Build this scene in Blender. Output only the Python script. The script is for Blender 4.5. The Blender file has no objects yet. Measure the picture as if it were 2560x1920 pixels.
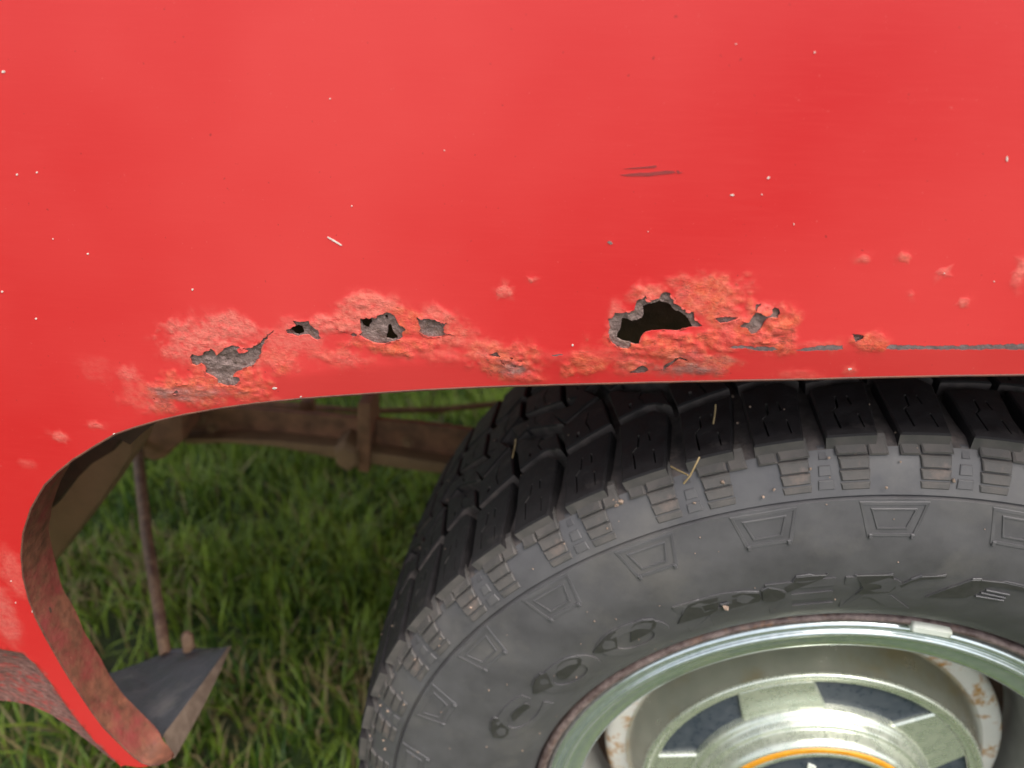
import bpy, bmesh, math, random
import numpy as np
from mathutils import Matrix, Vector
from mathutils.geometry import delaunay_2d_cdt

random.seed(7)
RNG = np.random.default_rng(7)
SC = bpy.context.scene
COL = SC.collection
HUB = 0.40                                    # height of the wheel centre above the ground

# ------------------------------------------------------------------ camera, world, sun, exposure
CAM_P = np.array([-0.2287, -0.3795, 0.6393 + HUB])
CAM_R = np.array([0.99559841, 0.09299648, 0.0116385])
CAM_U = np.array([-0.05507002, 0.47999262, 0.87554233])
CAM_F = np.array([-0.07583596, 0.87232949, -0.48300121])
FPX = 1912.21
cam_d = bpy.data.cameras.new('camera')
cam = bpy.data.objects.new('camera', cam_d)
COL.objects.link(cam)
m = Matrix.Identity(4)
for i in range(3):
    m[i][0], m[i][1], m[i][2], m[i][3] = CAM_R[i], CAM_U[i], -CAM_F[i], CAM_P[i]
cam.matrix_world = m
cam_d.sensor_width = 36.0
cam_d.lens = FPX / 2560 * 36.0
cam_d.clip_start = 0.02
cam_d.clip_end = 500.0
cam_d.dof.use_dof = True
cam_d.dof.focus_distance = 0.42
cam_d.dof.aperture_fstop = 6.0
SC.camera = cam

SUN_EL, SUN_AZ = math.radians(64), math.radians(140)      # azimuth: direction the light comes from
world = bpy.data.worlds.new('World')
SC.world = world
world.use_nodes = True
wn = world.node_tree
sky = wn.nodes.new('ShaderNodeTexSky')
sky.sky_type = 'NISHITA'
sky.sun_disc = False
sky.sun_elevation = SUN_EL
sky.sun_rotation = SUN_AZ
sky.air_density = 1.0
sky.dust_density = 4.0
sky.ozone_density = 0.6
hs = wn.nodes.new('ShaderNodeHueSaturation')          # thin overcast: a paler blue
hs.inputs['Saturation'].default_value = 0.45
wn.links.new(sky.outputs[0], hs.inputs['Color'])
wn.links.new(hs.outputs[0], wn.nodes['Background'].inputs[0])
wn.nodes['Background'].inputs[1].default_value = 0.14

sd = bpy.data.lights.new('sun', 'SUN')
sd.energy = 1.5
sd.angle = math.radians(40)
sd.color = (1.0, 0.96, 0.9)
sun = bpy.data.objects.new('sun', sd)
COL.objects.link(sun)
sv = Vector((math.sin(SUN_AZ) * math.cos(SUN_EL), math.cos(SUN_AZ) * math.cos(SUN_EL), math.sin(SUN_EL)))
sun.rotation_euler = sv.to_track_quat('Z', 'Y').to_euler()
sun.location = (0, 0, 5)

SC.view_settings.view_transform = 'Standard'
SC.view_settings.look = 'None'
SC.view_settings.gamma = 1.0
SC.view_settings.use_curve_mapping = False
SC.view_settings.exposure = 1.05

# ------------------------------------------------------------------ helpers: pixel <-> place
def ray(sx, sy):
    return CAM_F + (sx - 1280) / FPX * CAM_R - (sy - 960) / FPX * CAM_U

def at(sx, sy, y):
    d = ray(sx, sy)
    return CAM_P + (y - CAM_P[1]) / d[1] * d

K = 2560 / 2212.0
def at_d(dx, dy, y):
    return at(dx * K, dy * K, y)

# ------------------------------------------------------------------ helpers: noise
def _hash(ix, iy, seed):
    h = (ix.astype(np.int64) * 374761393 + iy.astype(np.int64) * 668265263 + seed * 974711) & 0xffffffff
    h = ((h ^ (h >> 13)) * 1274126177) & 0xffffffff
    h = h ^ (h >> 16)
    return (h & 0xffff) / 65535.0

def vnoise(x, y, seed=0):
    ix, iy = np.floor(x), np.floor(y)
    fx, fy = x - ix, y - iy
    fx, fy = fx * fx * (3 - 2 * fx), fy * fy * (3 - 2 * fy)
    a, b = _hash(ix, iy, seed), _hash(ix + 1, iy, seed)
    c, d = _hash(ix, iy + 1, seed), _hash(ix + 1, iy + 1, seed)
    return (a * (1 - fx) + b * fx) * (1 - fy) + (c * (1 - fx) + d * fx) * fy

def fbm(x, y, seed=0, octv=4):
    s, a, t = 0, 1.0, 0
    for k in range(octv):
        s = s + a * vnoise(x * 2 ** k + 17.3 * k, y * 2 ** k - 9.1 * k, seed + k)
        t += a
        a *= 0.5
    return s / t                                # 0..1

# ------------------------------------------------------------------ helpers: objects
def tag(o, label=None, cat=None, group=None, kind=None):
    if label: o['label'] = label
    if cat: o['category'] = cat
    if group: o['group'] = group
    if kind: o['kind'] = kind
    return o

def link(name, data, parent=None):
    o = bpy.data.objects.new(name, data)
    COL.objects.link(o)
    if parent is not None:
        o.parent = parent
    return o

def mesh(name, verts, faces, mat, parent=None, smooth=False, kind=None):
    me = bpy.data.meshes.new(name)
    me.from_pydata([tuple(map(float, v)) for v in verts], [], [tuple(map(int, f)) for f in faces])
    me.materials.append(mat)
    if smooth:
        me.polygons.foreach_set('use_smooth', [True] * len(me.polygons))
    me.update()
    o = link(name, me, parent)
    if kind: o['kind'] = kind
    return o

def fix_normals(o):
    bm = bmesh.new(); bm.from_mesh(o.data)
    bmesh.ops.recalc_face_normals(bm, faces=bm.faces[:])
    bm.to_mesh(o.data); bm.free()
    return o

def smooth_by_angle(o, deg=35):
    me = o.data
    me.polygons.foreach_set('use_smooth', [True] * len(me.polygons))
    me.set_sharp_from_angle(angle=math.radians(deg))
    return o

def revolve(name, prof, mat, parent, n=360, a0=0.0, a1=360.0, deg=35, closed=False):
    """profile of (r, y) turned about the wheel axis (the y axis through z = HUB)"""
    full = abs(a1 - a0) >= 359.9
    cnt = n if full else n + 1
    vs, fs = [], []
    for k in range(cnt):
        t = math.radians(a0 + (a1 - a0) * k / n)
        c, s = math.cos(t), math.sin(t)
        for r, y in prof:
            vs.append((r * c, y, HUB + r * s))
    P = len(prof)
    for k in range(n):
        a, b = k * P, ((k + 1) % cnt) * P
        for j in range(P if closed else P - 1):
            j2 = (j + 1) % P
            fs.append((a + j, b + j, b + j2, a + j2))
    o = mesh(name, vs, fs, mat, parent)
    fix_normals(o)
    smooth_by_angle(o, deg)
    return o

def smooth_prof(pts, sub=6):
    """Catmull-Rom through profile points"""
    P = np.array([pts[0]] + list(pts) + [pts[-1]], float)
    out = []
    for i in range(1, len(P) - 2):
        for k in range(sub):
            t = k / sub
            out.append(tuple(0.5 * ((2 * P[i]) + (-P[i - 1] + P[i + 1]) * t + (2 * P[i - 1] - 5 * P[i] + 4 * P[i + 1] - P[i + 2]) * t * t
                                    + (-P[i - 1] + 3 * P[i] - 3 * P[i + 1] + P[i + 2]) * t ** 3)))
    out.append(tuple(P[-2]))
    return out

def inside(px, py, poly):
    """vectorised point in polygon"""
    poly = np.asarray(poly)
    res = np.zeros(len(px), bool)
    x0, y0 = poly[-1]
    for x1, y1 in poly:
        if y0 != y1:
            c = ((y1 > py) != (y0 > py)) & (px < (x0 - x1) * (py - y1) / (y0 - y1) + x1)
            res ^= c
        x0, y0 = x1, y1
    return res

def area2(p):
    p = np.asarray(p)
    return np.sum(p[:, 0] * np.roll(p[:, 1], -1) - np.roll(p[:, 0], -1) * p[:, 1])

def inset(p, d):
    p = np.asarray(p, float)
    if area2(p) < 0:
        p = p[::-1]
    e = np.roll(p, -1, 0) - p
    n = np.stack([-e[:, 1], e[:, 0]], 1)
    n /= np.linalg.norm(n, axis=1)[:, None] + 1e-12
    n0 = np.roll(n, 1, 0)
    b = n + n0
    b /= np.maximum((b * n).sum(1), 0.35)[:, None] + 1e-9
    return p, p + b * d

def slab(outer, holes, mapf, h0, h1, bev, hole_depth=0.004, edge_scale=1.0):
    """plate with a chamfered rim and sunk slots; 2D outline -> mapf(u, v, h) -> 3D.  returns verts, faces"""
    o0, o1 = inset(outer, bev)
    n = len(o0)
    pts = [tuple(q) for q in o1]
    edges = [(i, (i + 1) % n) for i in range(n)]
    loops = []
    for h in holes:
        h = np.asarray(h, float)
        if area2(h) < 0: h = h[::-1]
        s = len(pts)
        pts += [tuple(q) for q in h]
        edges += [(s + i, s + (i + 1) % len(h)) for i in range(len(h))]
        loops.append((s, len(h)))
    V, E_, F, *_ = delaunay_2d_cdt([Vector(q) for q in pts], edges, [], 0, 1e-7)
    V = np.array([(v.x, v.y) for v in V])
    cen = np.array([V[list(f)].mean(0) for f in F])
    ok = inside(cen[:, 0], cen[:, 1], o1)
    for h in holes:
        ok &= ~inside(cen[:, 0], cen[:, 1], h)
    vs = [mapf(u, v, h1) for u, v in V]
    fs = [tuple(f) for f, k in zip(F, ok) if k]
    # chamfer + wall
    base = len(vs)
    if len(V) < len(pts):
        return vs, fs
    vs += [mapf(u, v, h1 - bev * edge_scale) for u, v in o0]
    vs += [mapf(u, v, h0) for u, v in o0]
    for i in range(n):
        j = (i + 1) % n
        fs.append((i, j, base + j, base + i))
        fs.append((base + i, base + j, base + n + j, base + n + i))
    for s, c in loops:
        b = len(vs)
        vs += [mapf(pts[s + i][0], pts[s + i][1], h1 - hole_depth) for i in range(c)]
        for i in range(c):
            j = (i + 1) % c
            fs.append((s + i, s + j, b + j, b + i))
        fs.append(tuple(b + i for i in range(c)))
    return vs, fs

def merge(*vfs):
    V, F = [], []
    for vs, fs in vfs:
        b = len(V)
        V += list(vs)
        F += [tuple(i + b for i in f) for f in fs]
    return V, F

def tube(path, rad, mat, name, parent, seg=10, smooth=True):
    P = [Vector(p) for p in path]
    vs, fs = [], []
    for i, p in enumerate(P):
        d = (P[min(i + 1, len(P) - 1)] - P[max(i - 1, 0)]).normalized()
        a = d.orthogonal().normalized() if i == 0 else (a - d * a.dot(d)).normalized()
        b = d.cross(a)
        r = rad[i] if hasattr(rad, '__len__') else rad
        for k in range(seg):
            t = 2 * math.pi * k / seg
            vs.append(p + (a * math.cos(t) + b * math.sin(t)) * r)
    for i in range(len(P) - 1):
        for k in range(seg):
            k2 = (k + 1) % seg
            fs.append((i * seg + k, i * seg + k2, (i + 1) * seg + k2, (i + 1) * seg + k))
    fs.append(tuple(range(seg))[::-1])
    fs.append(tuple(range((len(P) - 1) * seg, len(P) * seg)))
    o = mesh(name, vs, fs, mat, parent)
    return smooth_by_angle(o, 50)

def box_vf(c, sx, sy, sz, rx=0.0, ry=0.0, rz=0.0):
    R = Matrix.Rotation(rz, 3, 'Z') @ Matrix.Rotation(ry, 3, 'Y') @ Matrix.Rotation(rx, 3, 'X')
    vs = [Vector(c) + R @ Vector((x * sx / 2, y * sy / 2, z * sz / 2)) for x in (-1, 1) for y in (-1, 1) for z in (-1, 1)]
    return vs, [(0, 1, 3, 2), (4, 6, 7, 5), (0, 4, 5, 1), (2, 3, 7, 6), (0, 2, 6, 4), (1, 5, 7, 3)]

def bevel(o, w=0.002, seg=2):
    bm = bmesh.new(); bm.from_mesh(o.data)
    bmesh.ops.bevel(bm, geom=bm.edges[:], offset=w, segments=seg, affect='EDGES', profile=0.6)
    bm.to_mesh(o.data); bm.free()
    return smooth_by_angle(o, 40)

# ------------------------------------------------------------------ materials
def new_mat(name):
    mt = bpy.data.materials.new(name)
    mt.use_nodes = True
    return mt, mt.node_tree, mt.node_tree.nodes['Principled BSDF']

class NT:
    def __init__(s, nt): s.nt = nt
    def n(s, t, **kw):
        o = s.nt.nodes.new(t)
        for k, v in kw.items(): setattr(o, k, v)
        return o
    def l(s, a, b): s.nt.links.new(a, b)
    def coord(s, scale=(1, 1, 1)):
        tc = s.n('ShaderNodeTexCoord'); mp = s.n('ShaderNodeMapping')
        mp.inputs['Scale'].default_value = scale
        s.l(tc.outputs['Object'], mp.inputs[0])
        return mp.outputs[0]
    def noise(s, scale, detail=4, rough=0.55, vec=None, dist=0.0):
        o = s.n('ShaderNodeTexNoise')
        o.inputs['Scale'].default_value = scale
        o.inputs['Detail'].default_value = detail
        o.inputs['Roughness'].default_value = rough
        o.inputs['Distortion'].default_value = dist
        s.l(vec if vec is not None else s.coord(), o.inputs['Vector'])
        return o.outputs['Fac']
    def ramp(s, fac, stops):
        r = s.n('ShaderNodeValToRGB')
        e = r.color_ramp.elements
        while len(e) < len(stops): e.new(0.5)
        for q, (p, c) in zip(e, stops):
            q.position = p
            q.color = (c, c, c, 1) if not hasattr(c, '__len__') else (*c, 1)
        s.l(fac, r.inputs[0])
        return r.outputs[0]
    def mix(s, fac, a, b, mode='MIX'):
        o = s.n('ShaderNodeMix', data_type='RGBA', blend_type=mode)
        for k, v in ((0, fac), (6, a), (7, b)):
            if hasattr(v, 'links'): s.l(v, o.inputs[k])
            elif hasattr(v, '__len__'): o.inputs[k].default_value = (*v, 1)
            else: o.inputs[k].default_value = v
        return o.outputs[2]
    def math(s, op, a, b=0.0, clamp=False):
        o = s.n('ShaderNodeMath', operation=op, use_clamp=clamp)
        for k, v in ((0, a), (1, b)):
            if hasattr(v, 'links'): s.l(v, o.inputs[k])
            else: o.inputs[k].default_value = v
        return o.outputs[0]
    def bump(s, h, dist, strength=1.0, prev=None):
        o = s.n('ShaderNodeBump')
        o.inputs['Distance'].default_value = dist
        o.inputs['Strength'].default_value = strength
        s.l(h, o.inputs['Height'])
        if prev is not None: s.l(prev, o.inputs['Normal'])
        return o.outputs[0]

def worn(name, c0, c1, scale=60, rough=(0.5, 0.8), metal=0.0, bump=0.0006, c2=None, s2=14, t2=(0.5, 0.65), spec=0.5):
    mt, nt, b = new_mat(name); q = NT(nt)
    nz = q.noise(scale, 6, 0.6)
    col = q.ramp(nz, [(0.32, c0), (0.68, c1)])
    if c2 is not None:
        f = q.ramp(q.noise(s2, 6, 0.65), [(t2[0], 0.0), (t2[1], 1.0)])
        col = q.mix(f, col, c2)
    q.l(col, b.inputs['Base Color'])
    q.l(q.ramp(nz, [(0.3, rough[0]), (0.7, rough[1])]), b.inputs['Roughness'])
    b.inputs['Metallic'].default_value = metal
    b.inputs['Specular IOR Level'].default_value = spec
    if bump:
        q.l(q.bump(q.noise(scale * 2.5, 5, 0.6), bump), b.inputs['Normal'])
    return mt

# red car paint with its wear (vertex attribute 'wear': r chalky blisters, g orange rust, b grime)
def make_paint():
    mt, nt, b = new_mat('red_car_paint'); q = NT(nt)
    at_ = q.n('ShaderNodeAttribute', attribute_name='wear')
    sep = q.n('ShaderNodeSeparateColor'); q.l(at_.outputs['Color'], sep.inputs[0])
    R, G, B = sep.outputs
    fade_refl = q.ramp(q.noise(4.2, 3, 0.5), [(0.38, 0.0), (0.66, 1.0)])  # broad tone shift: fading, also standing in for soft panel reflections
    streak = q.noise(55, 5, 0.65, q.coord((1, 1, 16)))
    base = q.mix(fade_refl, (0.545, 0.018, 0.020), (0.625, 0.046, 0.044))
    base = q.mix(q.ramp(streak, [(0.45, 0.0), (0.8, 0.12)]), base, (0.70, 0.07, 0.06))
    dust = q.ramp(q.noise(620, 3, 0.6), [(0.70, 0.0), (0.76, 0.55)])
    base = q.mix(dust, base, (0.66, 0.16, 0.14))
    pit0 = q.ramp(q.noise(410, 2, 0.5), [(0.74, 0.0), (0.78, 0.6)])
    base = q.mix(pit0, base, (0.22, 0.02, 0.02))
    n1 = q.noise(330, 7, 0.62)
    n2 = q.noise(140, 5, 0.6)
    fr = q.math('MULTIPLY', q.math('MULTIPLY', R, 1.25), q.ramp(n1, [(0.33, 0.25), (0.60, 1.0)]), True)
    col = q.mix(fr, base, (0.68, 0.15, 0.115))
    lowf = q.ramp(q.noise(95, 5, 0.65), [(0.38, 0.2), (0.6, 1.0)])
    fg = q.math('MULTIPLY', q.math('MULTIPLY', q.math('MULTIPLY', G, 1.5), lowf), q.ramp(n2, [(0.3, 0.35), (0.6, 1.0)]), True)
    col = q.mix(fg, col, q.ramp(n1, [(0.35, (0.52, 0.055, 0.025)), (0.55, (0.62, 0.105, 0.048)), (0.75, (0.67, 0.165, 0.09))]))
    # brown pits where it rusts through
    pit = q.math('MULTIPLY', q.math('ADD', G, q.math('MULTIPLY', R, 0.45)), q.ramp(q.noise(300, 7, 0.72, q.coord((0.7, 1, 1.5)), 0.8), [(0.56, 0.0), (0.68, 0.8)]), True)
    col = q.mix(pit, col, (0.20, 0.05, 0.03))
    cn = q.noise(115, 5, 0.6, q.coord((0.75, 1, 1.5)), 0.7)
    crack = q.ramp(q.math('ABSOLUTE', q.math('SUBTRACT', cn, 0.5)), [(0.0, 1.0), (0.03, 0.0)])
    ck = q.math('MULTIPLY', crack, q.math('MULTIPLY', q.math('ADD', G, q.math('MULTIPLY', R, 0.4)), q.ramp(q.noise(40, 3, 0.5), [(0.45, 0.0), (0.6, 0.9)])), True)
    col = q.mix(ck, col, (0.16, 0.035, 0.02))
    fb = q.math('MULTIPLY', q.math('MULTIPLY', B, 1.7), q.ramp(q.noise(85, 7, 0.7, q.coord((1, 1, 2.2))), [(0.33, 0.15), (0.58, 1.0)]), True)
    dirt = q.ramp(q.noise(260, 7, 0.72, q.coord((0.6, 1, 1.6))), [(0.36, (0.12, 0.055, 0.05)), (0.52, (0.26, 0.115, 0.10)), (0.64, (0.36, 0.20, 0.17)), (0.72, (0.62, 0.52, 0.44))])
    col = q.mix(fb, col, dirt)
    q.l(col, b.inputs['Base Color'])
    rw = q.math('MAXIMUM', q.math('MAXIMUM', R, G), B)
    rg = q.math('ADD', q.math('MULTIPLY', rw, 0.42), q.ramp(streak, [(0.3, 0.33), (0.7, 0.39)]), True)
    q.l(rg, b.inputs['Roughness'])
    b.inputs['Specular IOR Level'].default_value = 0.42
    h = q.math('MULTIPLY', q.noise(750, 6, 0.62, q.coord((0.8, 1, 1.3))), q.math('ADD', q.math('MULTIPLY', rw, 1.0), 0.03))
    nb = q.bump(h, 0.00055)
    nb = q.bump(streak, 0.00001, 1.0, nb)
    q.l(nb, b.inputs['Normal'])
    return mt

M = {}
M['paint'] = make_paint()
M['red_plain'] = worn('plain_red_paint', (0.545, 0.018, 0.020), (0.60, 0.03, 0.03), 8, (0.33, 0.4), 0, 0)
M['metal'] = worn('bare_rusty_steel', (0.13, 0.083, 0.074), (0.29, 0.20, 0.178), 260, (0.42, 0.7), 0.25, 0.0011, (0.19, 0.115, 0.085), 120, (0.55, 0.72))
M['scrape'] = worn('scraped_primer', (0.125, 0.088, 0.087), (0.21, 0.15, 0.145), 300, (0.5, 0.8), 0.1, 0.0004)
M['chip'] = worn('pale_chip', (0.55, 0.46, 0.40), (0.70, 0.62, 0.56), 900, (0.5, 0.7), 0, 0)
M['scuff'] = worn('dark_scuff', (0.19, 0.028, 0.025), (0.30, 0.03, 0.03), 700, (0.5, 0.7), 0, 0)
M['flange'] = worn('overspray_rust', (0.10, 0.043, 0.026), (0.225, 0.075, 0.040), 120, (0.5, 0.8), 0, 0.0006, (0.21, 0.034, 0.03), 26, (0.46, 0.62))
M['hem'] = worn('rusty_hem', (0.07, 0.022, 0.016), (0.16, 0.06, 0.035), 120, (0.6, 0.8), 0, 0.0003)
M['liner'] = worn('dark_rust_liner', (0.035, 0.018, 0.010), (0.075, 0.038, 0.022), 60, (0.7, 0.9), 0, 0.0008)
M['frame'] = worn('rusty_chassis', (0.13, 0.062, 0.033), (0.30, 0.148, 0.08), 45, (0.6, 0.9), 0, 0.0012, (0.32, 0.17, 0.09), 16, (0.55, 0.75))
M['brace'] = worn('tan_dusty_steel', (0.20, 0.12, 0.062), (0.30, 0.18, 0.095), 25, (0.6, 0.9), 0, 0.0006)
M['rod'] = worn('rusty_rod', (0.15, 0.085, 0.05), (0.29, 0.19, 0.12), 120, (0.5, 0.8), 0, 0.0006, (0.12, 0.06, 0.045), 40, (0.5, 0.65))
M['guard'] = worn('black_dusty_guard', (0.026, 0.026, 0.033), (0.062, 0.062, 0.072), 50, (0.4, 0.7), 0, 0.0015, (0.11, 0.10, 0.098), 18, (0.52, 0.75))
M['guard_edge'] = worn('brown_guard_edge', (0.11, 0.075, 0.055), (0.19, 0.135, 0.10), 90, (0.6, 0.8), 0, 0.0005)
M['sidewall'] = worn('tyre_sidewall_rubber', (0.068, 0.064, 0.067), (0.098, 0.093, 0.095), 34, (0.40, 0.58), 0, 0.00025, (0.135, 0.124, 0.115), 14, (0.52, 0.8))
M['tread'] = worn('tyre_tread_rubber', (0.011, 0.0095, 0.010), (0.022, 0.019, 0.02), 110, (0.6, 0.85), 0, 0.0004, (0.05, 0.042, 0.039), 70, (0.60, 0.8), 0.3)
M['groove'] = worn('dusty_lit_groove_rubber', (0.045, 0.038, 0.036), (0.125, 0.103, 0.095), 60, (0.7, 0.9), 0, 0.0005, (0.20, 0.16, 0.14), 45, (0.55, 0.75))  # dust and the brightness of sky-facing flanks in one colour
M['lug'] = worn('dusty_lug_rubber', (0.062, 0.058, 0.055), (0.115, 0.10, 0.09), 60, (0.55, 0.8), 0, 0.0004, (0.20, 0.145, 0.12), 45, (0.60, 0.78))
M['letter'] = worn('letter_shade_rubber', (0.036, 0.034, 0.033), (0.054, 0.050, 0.049), 90, (0.35, 0.5), 0, 0.0001)  # tyre rubber darkened to imitate the dark reflection on upper letter halves
M['rim_rust'] = worn('rusty_rim_steel', (0.10, 0.062, 0.055), (0.32, 0.24, 0.22), 140, (0.45, 0.75), 0.2, 0.0006, (0.30, 0.15, 0.08), 45, (0.6, 0.75))
M['chrome'] = worn('polished_trim', (0.56, 0.63, 0.62), (0.70, 0.75, 0.74), 160, (0.08, 0.2), 0.82, 0.00002)
M['alloy'] = worn('dull_cast_alloy', (0.62, 0.66, 0.55), (0.76, 0.78, 0.66), 120, (0.2, 0.36), 0.75, 0.00004)
M['hubside'] = worn('hazy_hub_reflections', (0.55, 0.56, 0.49), (0.68, 0.67, 0.58), 30, (0.16, 0.3), 0.85, 0.00003, (0.56, 0.43, 0.22), 9, (0.48, 0.68))  # warm patches painted in place of yellow reflections on the hub
M['barrel'] = worn('grey_rim_barrel', (0.36, 0.36, 0.34), (0.5, 0.5, 0.47), 40, (0.4, 0.6), 0.4, 0.0004, (0.30, 0.24, 0.18), 20, (0.6, 0.75))
M['white'] = worn('white_wheel_paint', (0.74, 0.71, 0.64), (0.82, 0.79, 0.73), 40, (0.35, 0.5), 0, 0.0002, (0.50, 0.25, 0.06), 55, (0.515, 0.62))
M['slate'] = worn('slate_paint', (0.035, 0.045, 0.062), (0.07, 0.08, 0.095), 130, (0.22, 0.4), 0, 0.0001, (0.16, 0.18, 0.19), 170, (0.66, 0.74))
M['orange'] = worn('orange_ring_paint', (0.62, 0.25, 0.012), (0.70, 0.32, 0.02), 90, (0.35, 0.5), 0, 0.0001)
M['lead'] = worn('white_balance_weight', (0.70, 0.72, 0.62), (0.80, 0.82, 0.74), 90, (0.35, 0.5), 0, 0.0002)
M['crumb'] = worn('dry_mud', (0.20, 0.135, 0.10), (0.40, 0.29, 0.22), 400, (0.8, 0.95), 0, 0)
M['straw'] = worn('dry_straw', (0.26, 0.18, 0.08), (0.40, 0.29, 0.15), 200, (0.6, 0.8), 0, 0)
M['soil'] = worn('grassy_soil', (0.020, 0.026, 0.010), (0.05, 0.06, 0.02), 22, (0.8, 1.0), 0, 0.01, (0.035, 0.07, 0.012), 5, (0.4, 0.6))

def make_grass_mat():
    mt, nt, b = new_mat('grass_blade'); q = NT(nt)
    a = q.n('ShaderNodeAttribute', attribute_name='tint')
    q.l(a.outputs['Color'], b.inputs['Base Color'])
    b.inputs['Roughness'].default_value = 0.45
    b.inputs['Specular IOR Level'].default_value = 0.4
    tr = q.n('ShaderNodeBsdfTranslucent'); q.l(a.outputs['Color'], tr.inputs[0])
    mx = q.n('ShaderNodeMixShader'); mx.inputs[0].default_value = 0.35
    q.l(b.outputs[0], mx.inputs[1]); q.l(tr.outputs[0], mx.inputs[2])
    q.l(mx.outputs[0], nt.nodes['Material Output'].inputs[0])
    return mt
M['grass'] = make_grass_mat()

# ------------------------------------------------------------------ ground
gs = [(-60, -60, 0), (60, -60, 0), (60, 60, 0), (-60, 60, 0)]
ground = mesh('ground', gs, [(0, 1, 2, 3)], M['soil'], kind='structure')
ground['label'] = 'dark soil of the lawn under the grass'

# ------------------------------------------------------------------ the truck
truck = link('pickup_truck', None)
truck.empty_display_size = 0.2
tag(truck, 'old red pickup truck with rusted-through fender above its rear wheel', 'truck')

# ---- fender surface y = g(x, z)
def interp_poly(pts):
    p = np.array(sorted(pts)); return lambda x: np.interp(x, p[:, 0], p[:, 1])
CREASE_D = [(2300, 746), (1900, 755), (1600, 753), (1350, 768), (1050, 777), (800, 792), (600, 818), (420, 862), (300, 912), (200, 965)]
crease = interp_poly([(at_d(a, b, -.03)[0], at_d(a, b, -.03)[2]) for a, b in CREASE_D])
DIRT_D = [(-120, 1380), (-60, 1390), (0, 1402), (48, 1411), (77, 1435), (115, 1483), (158, 1545), (206, 1603), (249, 1643)]
def _low(a, b):                                 # on the plain lower panel
    y = -.044
    for _ in range(6):
        p = at_d(a, b, y); y = -.03 + .02 * (p[2] - .46 - HUB)
    return (p[0], p[2])
dirt_w = [_low(a, b) for a, b in DIRT_D]
_dl = interp_poly(dirt_w)
def dirt_depth(x, z):
    """distance below the dirty edge of the lower panel (negative above it)"""
    x = np.atleast_1d(np.asarray(x, float)); z = np.atleast_1d(np.asarray(z, float))
    d = np.full(x.shape, 1e9)
    for (ax, az), (bx, bz) in zip(dirt_w[:-1], dirt_w[1:]):
        L = (bx - ax) ** 2 + (bz - az) ** 2
        t = np.clip(((x - ax) * (bx - ax) + (z - az) * (bz - az)) / L, 0, 1)
        d = np.minimum(d, np.hypot(x - ax - t * (bx - ax), z - az - t * (bz - az)))
    low = (z < _dl(x)) & (x < dirt_w[-1][0])
    return np.where(low, d, -d)
def g(x, z):
    x = np.asarray(x, float); z = np.asarray(z, float)
    h = z - (0.46 + HUB)
    up = np.maximum(h, 0)
    y = -0.03 + 0.02 * h + 0.06 * up ** 2
    d = crease(x) - z
    wgt = np.clip((x + 0.50) / 0.06, 0, 1) * np.clip((0.25 - x) / 0.1, 0, 1)
    y = y + 0.12 * (np.maximum(d, 0) - 0.0) * wgt * np.clip(1 - np.maximum(d - 0.03, 0) / 0.03, 0, 1)
    dd = np.maximum(dirt_depth(x, z), 0).reshape(x.shape)
    return y + 0.25 * np.minimum(dd, 0.12) + 0.003 * (1 - np.exp(-dd / 0.004))

def on_fender(sx, sy):
    y = -0.03
    for _ in range(14):
        p = at(sx, sy, y)
        y = 0.5 * y + 0.5 * float(g(p[0], p[2]))
    p = at(sx, sy, y)
    return (p[0], p[2])
def fd(dx, dy): return on_fender(dx * K, dy * K)

EDGE_D = [(2212, 810), (2050, 812), (1900, 815), (1700, 820), (1550, 823), (1400, 826), (1210, 831), (1100, 834), (1000, 838), (920, 842), (840, 847), (770, 852), (700, 857), (650, 861),
          (600, 866), (550, 871), (500, 878), (450, 886), (400, 895), (340, 909), (290, 924), (249, 938), (205, 964), (158, 993), (125, 1020), (96, 1049), (67, 1099), (50, 1152), (46, 1199),
          (50, 1247), (62, 1295), (77, 1334), (96, 1372), (134, 1439), (155, 1473), (177, 1506), (200, 1540), (225, 1573), (268, 1616), (290, 1636), (307, 1648), (325, 1654), (345, 1652)]
edge = [fd(*p) for p in EDGE_D]
BOT_D = [(300, 1658), (270, 1653), (249, 1646), (206, 1613), (158, 1576), (110, 1543), (62, 1522), (30, 1516), (0, 1513)]
bot = [fd(*p) for p in BOT_D]
bl = bot[-1]
bot += [(-0.70, bl[1] + 0.004), (-0.85, bl[1] + 0.01), (-1.0, bl[1] + 0.01)]
ZT = 0.92 + HUB - 0.2
right = [(-x, z) for x, z in edge if x < -0.03][::1]
tail_r = [(0.60, 0.10 + HUB), (0.75, 0.14 + HUB), (0.9, 0.14 + HUB)]
outline = [(-1.0, ZT), (0.9, ZT)] + tail_r[::-1] + right[::-1] + edge[0:] + bot
# right list runs from near centre to far right; reversed runs far right -> centre, then the left edge
def resample(poly, step, closed=True):
    out = []
    n = len(poly)
    for i in range(n if closed else n - 1):
        a, b = np.array(poly[i]), np.array(poly[(i + 1) % n])
        k = max(1, int(np.linalg.norm(b - a) / step))
        for j in range(k):
            out.append(tuple(a + (b - a) * j / k))
    if not closed: out.append(tuple(poly[-1]))
    return out

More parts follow.
